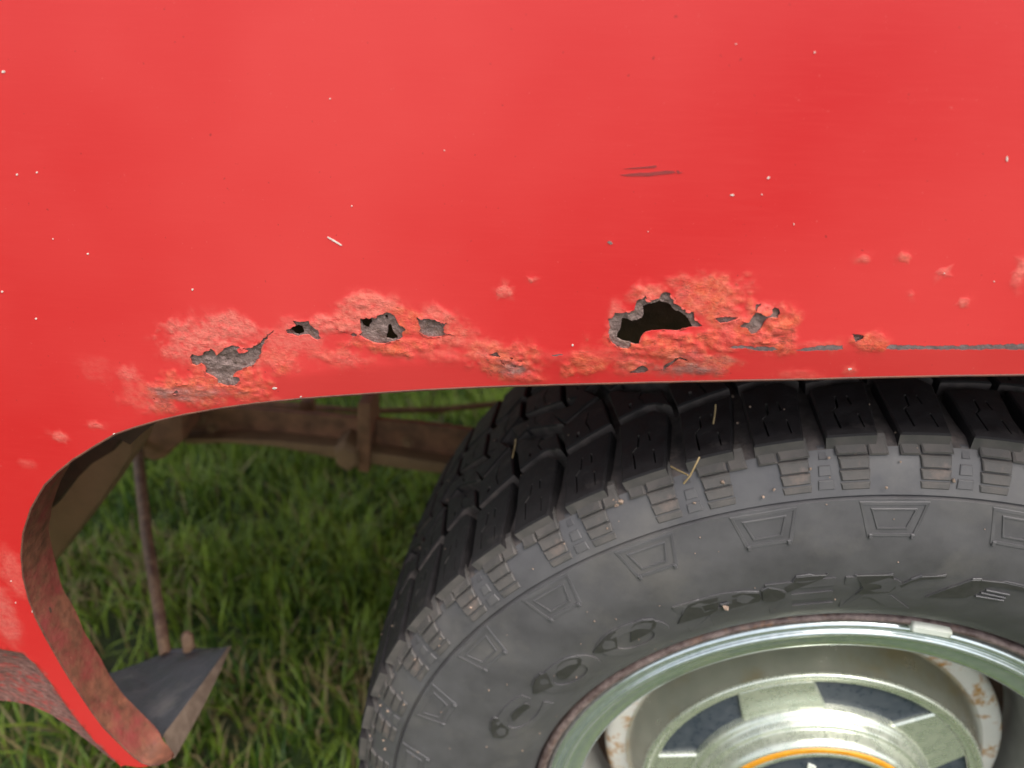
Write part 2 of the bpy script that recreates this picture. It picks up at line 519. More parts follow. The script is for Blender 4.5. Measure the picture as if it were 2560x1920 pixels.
# ---- rust patches, traced where the paint has come off
def CA(pts): return [(350 + x * .36166, 640 + y * .36166) for x, y in pts]
def CB(pts): return [(1150 + x * .38427, 640 + y * .38427) for x, y in pts]
def CC(pts): return [(1900 + x * .29837, 580 + y * .29837) for x, y in pts]
PATCH = [
 ('large', CA([(345,700),(362,678),(400,690),(432,682),(445,660),(470,655),(492,642),(515,655),(525,690),(548,672),(575,648),(600,630),(640,617),(672,624),(700,632),(730,640),(765,630),(800,612),(835,590),(855,565),(875,545),(905,530),(928,508),(920,528),(886,552),(882,572),(860,600),(846,625),(842,655),(828,700),(800,735),(770,765),(735,772),(700,790),(670,800),(650,815),(640,832),(665,832),(688,840),(692,868),(680,890),(655,900),(610,898),(570,890),(538,878),(535,855),(505,835),(480,822),(452,808),(455,785),(445,760),(420,742),(385,760),(358,748),(352,725)]), []),
 ('p', CA([(1012,525),(1008,510),(1040,500),(1075,485),(1055,450),(1100,452),(1140,455),(1165,447),(1178,478),(1215,505),(1235,512),(1238,550),(1250,572),(1225,585),(1190,568),(1165,545),(1125,550),(1090,555),(1050,545),(1015,537)]),
   [CA([(1020,507),(1070,490),(1090,480),(1118,490),(1132,520),(1125,543),(1090,551),(1060,541),(1040,522)])]),
 ('p', CA([(1508,545),(1530,530),(1522,490),(1518,455),(1520,435),(1560,420),(1590,430),(1640,412),(1680,400),(1700,388),(1735,395),(1760,415),(1775,445),(1795,480),(1820,490),(1838,508),(1815,530),(1818,560),(1795,580),(1740,595),(1690,607),(1640,605),(1590,590),(1550,570)]),
   [CA([(1523,440),(1560,430),(1598,440),(1602,460),(1585,480),(1582,500),(1560,503),(1537,490),(1525,465)]), CA([(1688,415),(1705,412),(1713,430),(1705,443),(1690,430)]), CA([(1710,480),(1730,475),(1745,510),(1755,540),(1780,560),(1780,580),(1740,586),(1700,576),(1698,555),(1708,520)])]),
 ('p', CA([(1452,545),(1475,528),(1500,540),(1498,558),(1470,560)]), []),
 ('p', CA([(1910,422),(1960,432),(2000,435),(2060,440),(2085,455),(2125,460),(2105,490),(2098,520),(2110,535),(2160,542),(2200,545),(2160,548),(2105,548),(2095,558),(2050,560),(1990,563),(1945,545),(1930,525),(1940,505),(1925,470)]), []),
 ('p', CA([(240,875),(262,880),(255,892)]), []), ('p', CA([(228,945),(255,930),(270,940),(250,955),(230,953)]), []), ('p', CA([(80,978),(100,982),(108,990),(98,992)]), []),
 ('p', CA([(1335,500),(1380,512),(1440,535),(1450,541),(1400,526),(1345,507)]), []),
 ('p', CB([(962,410),(985,405),(1010,368),(1050,372),(1100,362),(1135,352),(1150,290),(1180,275),(1208,258),(1225,290),(1260,285),(1298,275),(1305,250),(1335,235),(1370,242),(1380,265),(1402,275),(1402,310),(1435,330),(1470,355),(1520,365),(1525,400),(1545,430),(1580,455),(1545,465),(1510,462),(1470,470),(1430,485),(1400,488),(1340,482),(1280,485),(1230,490),(1195,505),(1180,525),(1165,572),(1135,575),(1112,570),(1112,590),(1090,605),(1050,602),(1015,590),(995,570),(970,545),(968,500),(975,465)]),
   [CB([(1055,410),(1090,412),(1120,425),(1150,420),(1185,402),(1197,380),(1190,330),(1230,315),(1260,308),(1300,298),(1350,310),(1370,325),(1395,355),(1440,370),(1475,400),(1500,440),(1515,470),(1490,500),(1400,520),(1280,520),(1225,530),(1200,580),(1160,592),(1118,575),(1108,571),(1070,562),(1040,552),(1018,540),(1025,510),(1045,470),(1052,430)])]),
 ('p', CB([(1650,408),(1690,398),(1740,395),(1780,398),(1815,400),(1790,415),(1760,425),(1720,438),(1695,438),(1670,420)]), [CB([(1743,403),(1765,404),(1753,411)])]),
 ('p', CB([(1822,455),(1850,435),(1880,425),(1905,390),(1930,365),(1955,368),(1985,388),(2010,388),(2035,370),(2030,345),(2050,332),(2075,345),(2085,375),(2065,400),(2030,402),(2005,405),(1980,430),(1960,470),(1930,500),(1900,512),(1885,490),(1865,470),(1835,465)]), []),
 ('p', CB([(1925,315),(1960,310),(1955,322),(1935,335),(1925,365),(1922,340)]), []),
 ('p', CB([(185,642),(215,630),(240,625),(250,640),(270,655),(240,660),(210,652)]), []), ('p', CB([(260,665),(275,690),(295,705),(290,712),(268,695)]), []),
 ('p', CB([(325,658),(345,660),(340,675)]), []), ('p', CB([(372,678),(405,683),(402,692),(378,686)]), []), ('p', CB([(348,718),(362,714),(360,725)]), []),
 ('p', CB([(1100,752),(1140,742),(1160,715),(1190,708),(1220,730),(1225,745),(1200,760),(1150,765),(1110,762)]), []),
 ('p', CB([(1265,742),(1325,737),(1325,715),(1370,690),(1400,662),(1430,656),(1470,670),(1497,690),(1465,682),(1422,668),(1395,692),(1345,728),(1325,747)]), []),
 ('scrape', CB([(1750,598),(1790,583),(1830,582),(1870,590),(1950,590),(2040,595),(2070,610),(2030,618),(1900,612),(1860,600),(1800,602)]), []),
 ('scrape', CB([(590,642),(670,640),(668,648),(600,650)]), []),
 ('p', CC([(770,850),(800,858),(850,862),(872,870),(868,895),(840,910),(805,930),(795,905)]), []),
 ('scrape', CC([(290,988),(380,966),(500,953),(690,948),(704,984),(600,992),(450,996),(330,996)]), []),
 ('scrape', CC([(1050,976),(1090,944),(1200,948),(1400,953),(1600,952),(1800,948),(2000,942),(2212,940),(2500,938),(2500,987),(2212,987),(1900,985),(1600,987),(1300,983),(1100,987)]), []),
]
ISLAND = CA([(668,650),(690,638),(720,645),(742,660),(720,672),(685,672)])

def ragged(poly, step=0.0011, amp=0.00035, seed=1):
    p = np.array(resample(poly, step))
    n = np.stack([vnoise(p[:, 0] * 900, p[:, 1] * 900, seed) - .5, vnoise(p[:, 0] * 900, p[:, 1] * 900, seed + 50) - .5], 1)
    return p + n * 2 * amp
patches = []
for i, (k, poly, holes) in enumerate(PATCH):
    w = [on_fender(*q) for q in poly]
    amp = 0.0003 if k != 'scrape' else 0.0005
    patches.append((k, ragged(w, 0.0011, amp, i), [ragged([on_fender(*q) for q in h], 0.001, 0.00025, 77 + i) for h in holes]))
island = ragged([on_fender(*q) for q in ISLAND], 0.001, 0.0002, 5)

# ---- wear blobs in the photograph's layout: (x, y, rx, ry, chalk, rust, grime)
BLOBS = [(440,735,95,45,.9,0,0),(500,705,60,35,.9,.0,0),(395,760,45,30,.7,0,0),(420,838,105,40,.3,.95,.05),(350,862,38,30,.2,.7,.25),(520,835,55,40,.2,.8,0),(480,800,80,40,.2,.7,0),
 (590,772,80,28,.6,.25,0),(650,715,55,28,.6,.0,0),(700,700,40,22,.8,.05,0),(800,663,85,30,1,.25,0),(760,690,50,40,.9,.2,0),(860,745,115,24,.3,.9,0),(880,700,45,40,.2,.9,0),(950,690,45,30,.7,.25,0),
 (985,728,50,28,.6,.35,0),(720,770,70,20,.5,.3,0),(605,795,22,18,.2,.7,0),(1100,785,82,42,.2,1,.1),(1040,752,50,25,.6,.5,0),(1135,815,45,18,.2,.8,0),(1275,785,42,24,.2,.9,0),(1224,802,17,16,.2,.8,0),
 (1520,640,85,52,.55,.85,0),(1410,640,55,26,.7,.5,0),(1560,690,45,35,.5,.8,0),(1440,750,130,36,.2,1,0),(1500,782,110,28,.2,1,.18),(1370,790,45,24,.3,.8,.1),(1640,705,78,58,.4,.95,0),(1690,740,40,25,.3,.9,0),(1560,735,90,30,.2,.9,0),
 (1875,737,50,20,.2,1,0),(1650,670,50,22,.8,.4,0),(1330,690,22,40,.5,.1,0),
 (1088,630,16,11,.9,.15,0),(1147,607,8,7,.7,0,0),(1866,561,15,10,.6,.15,0),(1955,556,15,11,.6,.3,0),(2037,588,12,10,.8,0,0),(2082,652,12,11,.6,.1,0),(1968,635,9,8,.5,0,0),(2203,590,14,40,.6,0,0),
 (130,942,18,13,.7,0,0),(206,917,18,10,.8,0,0),(280,812,28,20,.6,0,0),(205,800,40,30,.15,0,0),(1110,795,45,20,.0,.6,.55),(1470,797,90,16,.0,.6,.5),(385,852,60,18,.0,.5,.5),(450,845,70,14,0,.6,.35),(1560,780,60,12,0,.5,.3),
 (30,1240,30,50,.45,0,0),(10,1330,30,80,.5,0,.1),(60,1000,18,12,.4,0,0),(593,865,12,6,.4,.2,0),(1270,758,20,12,.1,.2,0),(1835,798,14,8,.3,.2,0),(1720,810,60,12,.25,.1,0)]
BLOBS += [(930,765,120,18,.3,.25,0),(1320,765,70,22,.25,.2,0),(1190,770,60,12,.15,.05,0),(620,740,90,30,.55,.05,0),(1760,745,70,12,.3,.2,0),(470,770,110,60,.4,.1,0),(300,850,50,40,.3,.1,0)]
bw = []
for bx, by, rx, ry, *c in BLOBS:
    x, z = fd(bx, by)
    x2, _ = fd(bx + rx, by); _, z2 = fd(bx, by - ry)
    bw.append((x, z, abs(x2 - x), abs(z2 - z), c))

def wear_at(x, z):
    wob = (fbm(x * 130, z * 130, 3, 4) - .5)
    wob2 = (fbm(x * 420, z * 420, 31, 3) - .5)
    W = np.zeros((len(x), 4)); W[:, 3] = 1
    for bx, bz, rx, rz, c in bw:
        d = np.sqrt(((x - bx) / rx) ** 2 + ((z - bz) / rz) ** 2) + wob * 1.1 + wob2 * 0.6
        f = np.clip((1.2 - d) / 0.75, 0, 1)
        f = f * f * (3 - 2 * f)
        for k in range(3):
            W[:, k] = np.maximum(W[:, k], f * c[k])
    dd = dirt_depth(x, z)
    f = np.clip((dd + 0.004 * (fbm(x * 300, z * 300, 9, 3) - .45)) / 0.003, 0, 1)
    W[:, 2] = np.maximum(W[:, 2], f * (0.75 + 0.25 * np.clip(1 - np.abs(dd - .012) / .02, 0, 1)))
    # thin grime along the cut edge of the arch
    return W

def hexgrid(x0, x1, z0, z1, s):
    xs = np.arange(x0, x1, s); zs = np.arange(z0, z1, s * .866)
    X, Z = np.meshgrid(xs, zs)
    X[1::2] += s / 2
    p = np.stack([X.ravel(), Z.ravel()], 1)
    return p + (RNG.random(p.shape) - .5) * s * .25

def build_fender():
    out_r = resample(outline, 0.004)
    cons = []                                            # closed loops
    cons.append(np.array(out_r))
    for k, p, hs in patches:
        cons.append(p)
    cons.append(island)
    open_l = [np.array(resample(sorted([q for q in dirt_w if q[0] > -0.99]), 0.004, False))]
    grid = [hexgrid(-1, .9, HUB + .05, ZT, 0.02)]
    p = hexgrid(-.66, .06, HUB + .08, HUB + .66, 0.005); grid.append(p)
    fine = hexgrid(-.55, .01, HUB + .36, HUB + .56, 0.00135)
    band_top = interp_poly([(fd(a, b)[0], fd(a, b)[1]) for a, b in [(180, 760), (420, 640), (780, 600), (1000, 585), (1300, 570), (1480, 545), (1700, 560), (1850, 530), (2060, 540), (2212, 560)]])
    edge_z = interp_poly(edge[:24])
    m_ = (fine[:, 1] < band_top(fine[:, 0])) & (fine[:, 1] > edge_z(fine[:, 0]) - .002)
    # thin the fine grid out again where nothing rusts
    W = wear_at(fine[:, 0], fine[:, 1])
    m_ &= (W[:, :3].max(1) > 0.004) | (RNG.random(len(fine)) < 0.12)
    fine = fine[m_]
    mid = grid[1]
    mid = mid[~((mid[:, 1] < band_top(mid[:, 0])) & (mid[:, 1] > edge_z(mid[:, 0])) & (wear_at(mid[:, 0], mid[:, 1])[:, :3].max(1) > .004))]
    big = grid[0]
    big = big[~((big[:, 0] > -.66) & (big[:, 0] < .06) & (big[:, 1] < HUB + .66) & (big[:, 1] > HUB + .08))]
    pts = np.concatenate([fine, mid, big])
    # keep grid points off the outlines
    cp = np.concatenate(cons + open_l)
    keep = np.ones(len(pts), bool)
    cell = {}
    s = 0.0008
    for q in cp:
        cell.setdefault((int(q[0] // s), int(q[1] // s)), []).append(q)
    for i, q in enumerate(pts):
        cx, cz = int(q[0] // s), int(q[1] // s)
        for a in (-1, 0, 1):
            for b in (-1, 0, 1):
                for c in cell.get((cx + a, cz + b), ()):
                    if (c[0] - q[0]) ** 2 + (c[1] - q[1]) ** 2 < s * s * .7:
                        keep[i] = False
    pts = pts[keep]
    pts = pts[inside(pts[:, 0], pts[:, 1], out_r)]
    allp, edges = [], []
    for c in cons:
        b = len(allp)
        allp += [tuple(q) for q in c]
        edges += [(b + i, b + (i + 1) % len(c)) for i in range(len(c))]
    for c in open_l:
        b = len(allp)
        allp += [tuple(q) for q in c]
        edges += [(b + i, b + i + 1) for i in range(len(c) - 1)]
    allp += [tuple(q) for q in pts]
    V, E_, F, *_ = delaunay_2d_cdt([Vector(q) for q in allp], edges, [], 0, 1e-6)
    V = np.array([(v.x, v.y) for v in V])
    F = np.array([f for f in F if len(f) == 3])
    cen = V[F].mean(1)
    ok = inside(cen[:, 0], cen[:, 1], out_r)
    gone = np.zeros(len(F), bool)
    for k, p, hs in patches:
        gone |= inside(cen[:, 0], cen[:, 1], p)
    gone &= ~inside(cen[:, 0], cen[:, 1], island)
    F = F[ok & ~gone]
    x, z = V[:, 0], V[:, 1]
    W = wear_at(x, z)
    # blistered relief pushed outwards, flaking
    bl_ = np.clip(W[:, 0] * .55 + W[:, 1] * .85, 0, 1)
    b1 = fbm(x * 280, z * 400, 11, 3)
    b2 = fbm(x * 420, z * 520, 12, 3)
    ridg = 1 - np.abs(2 * fbm(x * 260, z * 420, 15, 3) - 1)
    fl = np.clip((fbm(x * 260, z * 520, 19, 3) - .5) / .05, -1, 1)
    amp = 0.35 + 1.0 * np.clip((fbm(x * 60, z * 80, 23, 3) - .35) / .3, 0, 1)
    disp = bl_ * amp * (0.0005 * (b1 - .35) + 0.0003 * (b2 - .4) + 0.0005 * (ridg - .7) + 0.00025 * fl + 0.0002)
    y = g(x, z) - disp
    n = len(V)
    # boundary walls: the thickness of the paint skin
    ed = {}
    for f in F:
        for a, b in ((f[0], f[1]), (f[1], f[2]), (f[2], f[0])):
            ed[(a, b)] = ed.get((a, b), 0) + 1
    bnd = [(a, b) for (a, b) in ed if (b, a) not in ed]
    bv = sorted({i for e in bnd for i in e}); idx = {v: n + i for i, v in enumerate(bv)}
    vs = np.stack([x, y, z], 1)
    back = vs[bv].copy(); back[:, 1] = g(back[:, 0], back[:, 2]) + 0.0009
    vs = np.concatenate([vs, back])
    walls = [(b, a, idx[a], idx[b]) for a, b in bnd]
    # orientation: the outside faces -y
    tri = [tuple(f) for f in F]
    f0 = F[0]; nrm = np.cross(vs[f0[1]] - vs[f0[0]], vs[f0[2]] - vs[f0[0]])
    if nrm[1] > 0:
        tri = [t[::-1] for t in tri]; walls = [w[::-1] for w in walls]
    o = mesh('fender', vs, tri + walls, M['paint'], truck)
    me = o.data
    at_ = me.color_attributes.new('wear', 'FLOAT_COLOR', 'POINT')
    Wf = np.concatenate([W, W[bv]])
    Wf[n:, 2] = np.maximum(Wf[n:, 2], .4)
    at_.data.foreach_set('color', Wf.astype(np.float32).ravel())
    smooth_by_angle(o, 40)
    return o
fender = build_fender()
fender['label'] = 'faded red fender with rust holes and blistered paint'

# ---- bare steel under each patch
def sheet(poly, holes, step, off, rough, mat, name, margin=0.004, seed=0, depth=0.0014):
    big = inset(poly, -margin)[1] if margin else np.array(poly)
    lo, hi = big.min(0), big.max(0)
    gp = hexgrid(lo[0], hi[0], lo[1], hi[1], step)
    # margin ring built by keeping grid points near the patch only
    big = np.array(resample([(lo[0], lo[1]), (hi[0], lo[1]), (hi[0], hi[1]), (lo[0], hi[1])], step * 2))
    out_ok = np.zeros(len(gp), bool)
    cons = []
    allp, edges = [], []
    for h in holes:
        b = len(allp); allp += [tuple(q) for q in h]
        edges += [(b + i, b + (i + 1) % len(h)) for i in range(len(h))]
    allp += [tuple(q) for q in gp]
    V, E_, F, *_ = delaunay_2d_cdt([Vector(q) for q in allp], edges, [], 0, 1e-6)
    V = np.array([(v.x, v.y) for v in V]); F = np.array([f for f in F if len(f) == 3])
    cen = V[F].mean(1)
    near = inside(cen[:, 0], cen[:, 1], poly)
    pp = np.asarray(poly)
    for i in np.where(~near)[0]:
        near[i] = ((pp - cen[i]) ** 2).sum(1).min() < margin * margin
    for h in holes:
        near &= ~inside(cen[:, 0], cen[:, 1], h)
    # stay on the fender
    near &= inside(cen[:, 0], cen[:, 1], outline)
    F = F[near]
    x, z = V[:, 0], V[:, 1]
    y = g(x, z) + off - rough * (fbm(x * 240, z * 420, 40 + seed, 4) - .5) - rough * .6 * (fbm(x * 900, z * 1300, 60 + seed, 2) - .5)
    vs = np.stack([x, y, z], 1)
    ed = set()
    for f in F:
        ed |= {(f[0], f[1]), (f[1], f[2]), (f[2], f[0])}
    bnd = [(a, b) for a, b in ed if (b, a) not in ed]
    bv = sorted({i for e in bnd for i in e}); n = len(vs); idx = {v: n + i for i, v in enumerate(bv)}
    back = vs[bv].copy(); back[:, 1] += depth
    vs = np.concatenate([vs, back])
    o = mesh(name, vs, [tuple(f)[::-1] for f in F] + [(b, a, idx[a], idx[b])[::-1] for a, b in bnd], mat, fender)
    smooth_by_angle(o, 45)
    return o
for i, (k, p, hs) in enumerate(patches):
    if k == 'scrape':
        sheet(p, hs, 0.0014, 0.0001, 0.0001, M['scrape'], 'scraped_strip', 0.0015, i, 0.0004)
    else:
        # beneath the paint, 1 mm behind it
        sheet(p, hs, 0.0013, 0.0011, 0.0012 if k == 'p' else 0.0022, M['metal'], 'bare_metal', 0.004, i)

# ---- lifted paint flakes round the rusted patches
M['flake'] = worn('lifted_paint_flake', (0.46, 0.05, 0.04), (0.62, 0.11, 0.08), 500, (0.5, 0.8), 0, 0.0002)
def flakes():
    rr = random.Random(11)
    parts = []
    for k, p, hs in patches:
        if k == 'scrape' or len(p) < 40: continue
        c = p.mean(0)
        for i in range(len(p)):
            if rr.random() > .16: continue
            a = p[i]; t = p[(i + 1) % len(p)] - p[i - 1]; t /= np.linalg.norm(t) + 1e-9
            n = np.array([-t[1], t[0]])
            if np.dot(n, c - a) < 0: n = -n
            L, w, up = rr.uniform(.0003, .0009), rr.uniform(.0009, .0020), rr.uniform(.0000, .0004)
            out = [a - t * w - n * .0004, a + t * w - n * .0004, a + t * w * rr.uniform(.3, .9) + n * L * rr.uniform(.5, 1), a + t * rr.uniform(-.3, .3) * w + n * L, a - t * w * rr.uniform(.3, .9) + n * L * rr.uniform(.4, .9)]
            hh = [.0002, .0002, .0003 + up, .0003 + up * 1.3, .0003 + up]
            vs = [(q[0], float(g(q[0], q[1])) - h, q[1]) for q, h in zip(out, hh)]
            vs += [(x, y + .00025, z) for x, y, z in vs]
            fs = [(0, 1, 2, 3, 4), (9, 8, 7, 6, 5)] + [(j, (j + 1) % 5, 5 + (j + 1) % 5, 5 + j) for j in range(5)]
            parts.append((vs, fs))
    o = mesh('paint_flakes', *merge(*parts), M['flake'], fender, kind='stuff'); fix_normals(o)
flakes()

# ---- small chips and scuffs
def decal(name, poly, off, mat, kind=None):
    p = [on_fender(*q) for q in poly]
    vs = [(x, float(g(x, z)) - off, z) for x, z in p]
    n = len(vs)
    vs += [(x, float(g(x, z)) + 0.0002, z) for x, z in p]
    fs = [tuple(range(n))] + [(i, (i + 1) % n, n + (i + 1) % n, n + i) for i in range(n)]
    return vs, fs
def wob_ell(cx, cy, rx, ry, n=9, rot=0.0):
    out = []
    for k in range(n):
        t = 2 * math.pi * k / n
        r = 1 + random.uniform(-.28, .28)
        a, b = rx * r * math.cos(t), ry * r * math.sin(t)
        out.append(((cx + a * math.cos(rot) - b * math.sin(rot)) * K, (cy + a * math.sin(rot) + b * math.cos(rot)) * K))
    return out
CH = [(1582,421,7,3),(1660,384,4,4),(1646,420,2.5,2),(1237,745,3,4),(37,377,3,3),(80,372,3,2.5),(8,155,6,4),(190,548,3,2.5),(78,688,3,3),(1760,113,3,3),(2175,343,3,7),(1715,484,1.5,4),(416,625,3,3),(713,213,2,2),
      (350,5,3,3),(960,325,2,2),(2135,679,3,2.5),(2147,608,2,2),(300,530,2,2),(760,445,2,3),(1638,44,2,2),(247,938,4,3),(530,868,3,2.5),(1836,797,6,3.5),(1735,812,3,2),(593,838,7,3),(600,845,3,2),(650,857,3,2),(750,840,3,2),
      (34,1302,2,2),(12,1232,3,2),(24,1255,2,1.5),(46,1334,2,2),(70,1320,2,3),(9,1281,2,2.5),(115,516,2,2),(440,330,2,2),(1590,95,2,2),(1090,640,2,3),(2040,590,2,2),(2205,585,4,4),(5,630,3,3),(15,610,2,2),(1400,500,1.5,1.5),(860,420,1.5,1.5)]
vf = [decal('x', wob_ell(c[0], c[1], c[2] * .7, c[3] * .7), 0.00025, None) for i, c in enumerate(CH) if i < 14 or i % 2]
vf.append(decal('x', [(708 * K, 511 * K), (722 * K, 518 * K), (739 * K, 529 * K), (738 * K, 531 * K), (720 * K, 521 * K), (707 * K, 513 * K)], 0.00025, None))
o = mesh('stone_chips', *merge(*vf), M['chip'], fender, kind='stuff'); fix_normals(o)
def CS(pts): return [(1350 + x * .33906, 350 + y * .33906) for x, y in pts]
for pl in ([(615,212),(700,202),(760,198),(855,186),(862,194),(850,204),(760,208),(690,212)], [(590,256),(660,248),(740,240),(800,240),(880,230),(940,224),(990,228),(1000,240),(960,248),(880,256),(800,266),(720,266),(640,266)], [(1006,226),(1022,222),(1030,238),(1058,234),(1030,246),(1014,248)]):
    v_, f_ = decal('x', CS(pl), 0.00015, None)
    o = mesh('scuff_mark', v_, f_, M['scuff'], fender); fix_normals(o)
v_, f_ = decal('x', wob_ell(1318, 524, 6, 3.5, 9, .4), 0.0002, None)
o = mesh('scuff_mark', v_, f_, M['metal'], fender); fix_normals(o)

# ---- inward flange of the arch
def build_flange():
    path = resample(edge + [fd(358, 1647), fd(370, 1638)], 0.005, False)
    path = [(-x, z) for x, z in resample(edge, 0.01, False) if x < -0.03][::-1] + path
    D = 0.0285
    cols = 9
    vs, fs = [], []
    pa = np.array(path)
    tn = np.gradient(pa, axis=0); tn /= np.linalg.norm(tn, axis=1)[:, None]
    nrm = np.stack([-tn[:, 1], tn[:, 0]], 1)
    for i, (x, z) in enumerate(path):
        y0 = float(g(x, z))
        fe = min(1.0, (len(path) - 1 - i) / 5 + .12)
        for side in (0, 1):
            for j in range(cols):
                t = j / (cols - 1)
                wobb = 0.0022 * (float(fbm(np.array([i * .13]), np.array([t * 2.]), 4, 3)[0]) - .5) * min(1, t * 4)
                dep = D + 0.004 * (float(fbm(np.array([i * .25]), np.array([3.]), 8, 3)[0]) - .5)
                q = pa[i] + nrm[i] * (wobb + (0.0 if side == 0 else -0.0012) + 0.0004)
                vs.append((q[0], y0 + 0.0006 + t * dep * fe, q[1]))
    n = 2 * cols
    for i in range(len(path) - 1):
        a, b = i * n, (i + 1) * n
        for j in range(cols - 1):
            fs.append((a + j, b + j, b + j + 1, a + j + 1))
            fs.append((a + cols + j, a + cols + j + 1, b + cols + j + 1, b + cols + j))
        fs.append((a + cols - 1, b + cols - 1, b + 2 * cols - 1, a + 2 * cols - 1))
        fs.append((a, a + cols, b + cols, b))
    o = mesh('arch_flange', vs, fs, M['flange'], fender)
    fix_normals(o)
    return smooth_by_angle(o, 50)
tube([(x, float(g(x, z)) + .0002, z) for x, z in resample(edge, .006, False)], .0007, M['hem'], 'hem_edge', fender, 6)
flange = build_flange()
flange['label'] = 'rusty brown inward flange of the wheel arch'

def slot(dx, dy, t, ln, wd):
    zi = at_d(dx, dy, -.03)[2]
    pe = np.array([q for q in edge if q[1] < HUB + .37])
    for _ in range(4):
        i = int(np.argmin(np.abs(pe[:, 1] - zi)))
        y0 = float(g(*pe[i])) + t * .0285
        zi = at_d(dx, dy, y0)[2]
    i = max(1, min(i, len(pe) - 2))
    tg = pe[i + 1] - pe[i - 1]; tg /= np.linalg.norm(tg)
    nn = np.array([-tg[1], tg[0]])
    if nn[0] < 0: nn = -nn
    f = (zi - pe[i][1]) / tg[1]
    c = pe[i] + tg * f + nn * .0012
    vs, fs = [], []
    for h in (0, -.002):
        for k in range(10):
            a = 2 * math.pi * k / 10
            q = c + tg * (ln * math.cos(a)) + nn * h
            vs.append((q[0], y0 + wd * math.sin(a), q[1]))
    fs = [tuple(range(10)), tuple(range(10, 20))[::-1]] + [(k, (k + 1) % 10, 10 + (k + 1) % 10, 10 + k) for k in range(10)]
    o = mesh('flange_slot', vs, fs, M['liner'], fender); fix_normals(o)
slot(118, 1322, .42, .0045, .0012)
slot(80, 1104, .35, .0055, .0018)

# ---- inner skin of the bedside, seen dark through the holes
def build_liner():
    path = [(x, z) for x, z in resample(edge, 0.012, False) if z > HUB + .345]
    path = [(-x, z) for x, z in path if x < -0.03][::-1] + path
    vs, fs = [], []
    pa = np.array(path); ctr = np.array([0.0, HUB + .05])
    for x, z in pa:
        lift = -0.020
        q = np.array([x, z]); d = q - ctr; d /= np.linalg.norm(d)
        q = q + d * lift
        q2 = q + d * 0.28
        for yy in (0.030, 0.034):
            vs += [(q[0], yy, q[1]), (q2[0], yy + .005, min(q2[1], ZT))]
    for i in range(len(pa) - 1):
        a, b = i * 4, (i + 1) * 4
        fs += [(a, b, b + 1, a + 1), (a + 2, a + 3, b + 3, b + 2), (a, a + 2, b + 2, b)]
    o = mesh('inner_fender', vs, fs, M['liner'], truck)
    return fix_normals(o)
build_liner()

# ---- unseen bed floor, added for shade, kept narrow so far grass stays lit
o = mesh('shade_bed_floor', *box_vf((0.1, 0.62, HUB + .60), 2.4, 1.14, 0.03), M['liner'], truck)

mesh('shade_far_bedside', *box_vf((0.1, 1.60, HUB + .56), 2.4, 0.03, 0.72), M['red_plain'], truck)  # unseen, added to block low sky and darken the grass below
# ---- chassis behind the wheel: leaf spring, hanger, clamps, brake line
YF = 0.46
def beam(name, poly_d, y0, y1, mat, parent, bev=0.003):
    """outline as seen at depth y0, extruded to y1"""
    p = [at_d(a, b, y0) for a, b in poly_d]
    n = len(p)
    vs = [(q[0], y0, q[2]) for q in p] + [(q[0], y1, q[2]) for q in p]
    fs = [tuple(range(n)), tuple(range(n, 2 * n))[::-1]] + [(i, (i + 1) % n, n + (i + 1) % n, n + i) for i in range(n)]
    o = mesh(name, vs, fs, mat, parent)
    fix_normals(o)
    return bevel(o, bev, 2) if bev else o
spring = beam('frame_rail', [(398, 880), (520, 882), (640, 893), (760, 902), (900, 915), (1100, 940), (1200, 955), (1200, 1030), (1000, 1012), (860, 990), (720, 968), (600, 956), (500, 950), (398, 952)], YF, YF + .010, M['frame'], truck)
beam('rail_lip', [(398, 948), (500, 948), (600, 953), (720, 965), (860, 986), (1000, 1008), (1200, 1028), (1200, 1046), (1000, 1030), (860, 1012), (720, 990), (600, 966), (500, 958), (398, 960)], YF - .022, YF + .010, M['brace'], spring, .002)
cl = beam('strap_clamp', [(772, 872), (800, 872), (800, 960), (796, 1022), (772, 1018), (770, 960)], YF - .030, YF + .02, M['frame'], spring, .002)
q = at_d(750, 985, YF - .03)
vs, fs = [], []
for j, (rr, yy) in enumerate(((0.019, 0.03), (0.019, 0.0), (0.014, -.008))):
    for k in range(6):
        t = math.pi / 6 + k * math.pi / 3
        vs.append((q[0] + rr * math.cos(t) * 1.0, q[1] + yy, q[2] + rr * 1.3 * math.sin(t)))
for j in range(2):
    for k in range(6):
        fs.append((j * 6 + k, j * 6 + (k + 1) % 6, j * 6 + 6 + (k + 1) % 6, j * 6 + 6 + k))
fs.append(tuple(range(12, 18)))
o = mesh('clamp_bolt', vs, fs, M['brace'], spring); fix_normals(o); bevel(o, .002)
def bolt_head(dx, dy, y, r, parent):
    c = at_d(dx, dy, y)
    vs, fs = [], []
    for rr_, yy in ((r * 1.5, .004), (r * 1.5, 0), (r, 0), (r, -r * .8)):
        for k in range(6):
            t = k * math.pi / 3 + .3
            vs.append((c[0] + rr_ * math.cos(t), c[1] + yy, c[2] + rr_ * math.sin(t)))
    for j in range(3):
        for k in range(6):
            fs.append((j * 6 + k, j * 6 + (k + 1) % 6, j * 6 + 6 + (k + 1) % 6, j * 6 + 6 + k))
    fs.append(tuple(range(18, 24)))
    o = mesh('bolt_head', vs, fs, M['brace'], parent); return fix_normals(o)
for dx, dy in ((592, 946), (460, 925), (430, 905), (880, 955)):
    bolt_head(dx, dy, YF - .002, .006, spring)
beam('spring_hanger', [(262, 915), (330, 895), (392, 892), (396, 955), (378, 968), (355, 992), (330, 998), (300, 985), (270, 960)], YF - .06, YF - .005, M['frame'], truck, .006)
pts = [at_d(a, b, YF + .12) for a, b in [(380, 868), (520, 873), (660, 882), (800, 888), (950, 885), (1080, 872), (1180, 858)]]
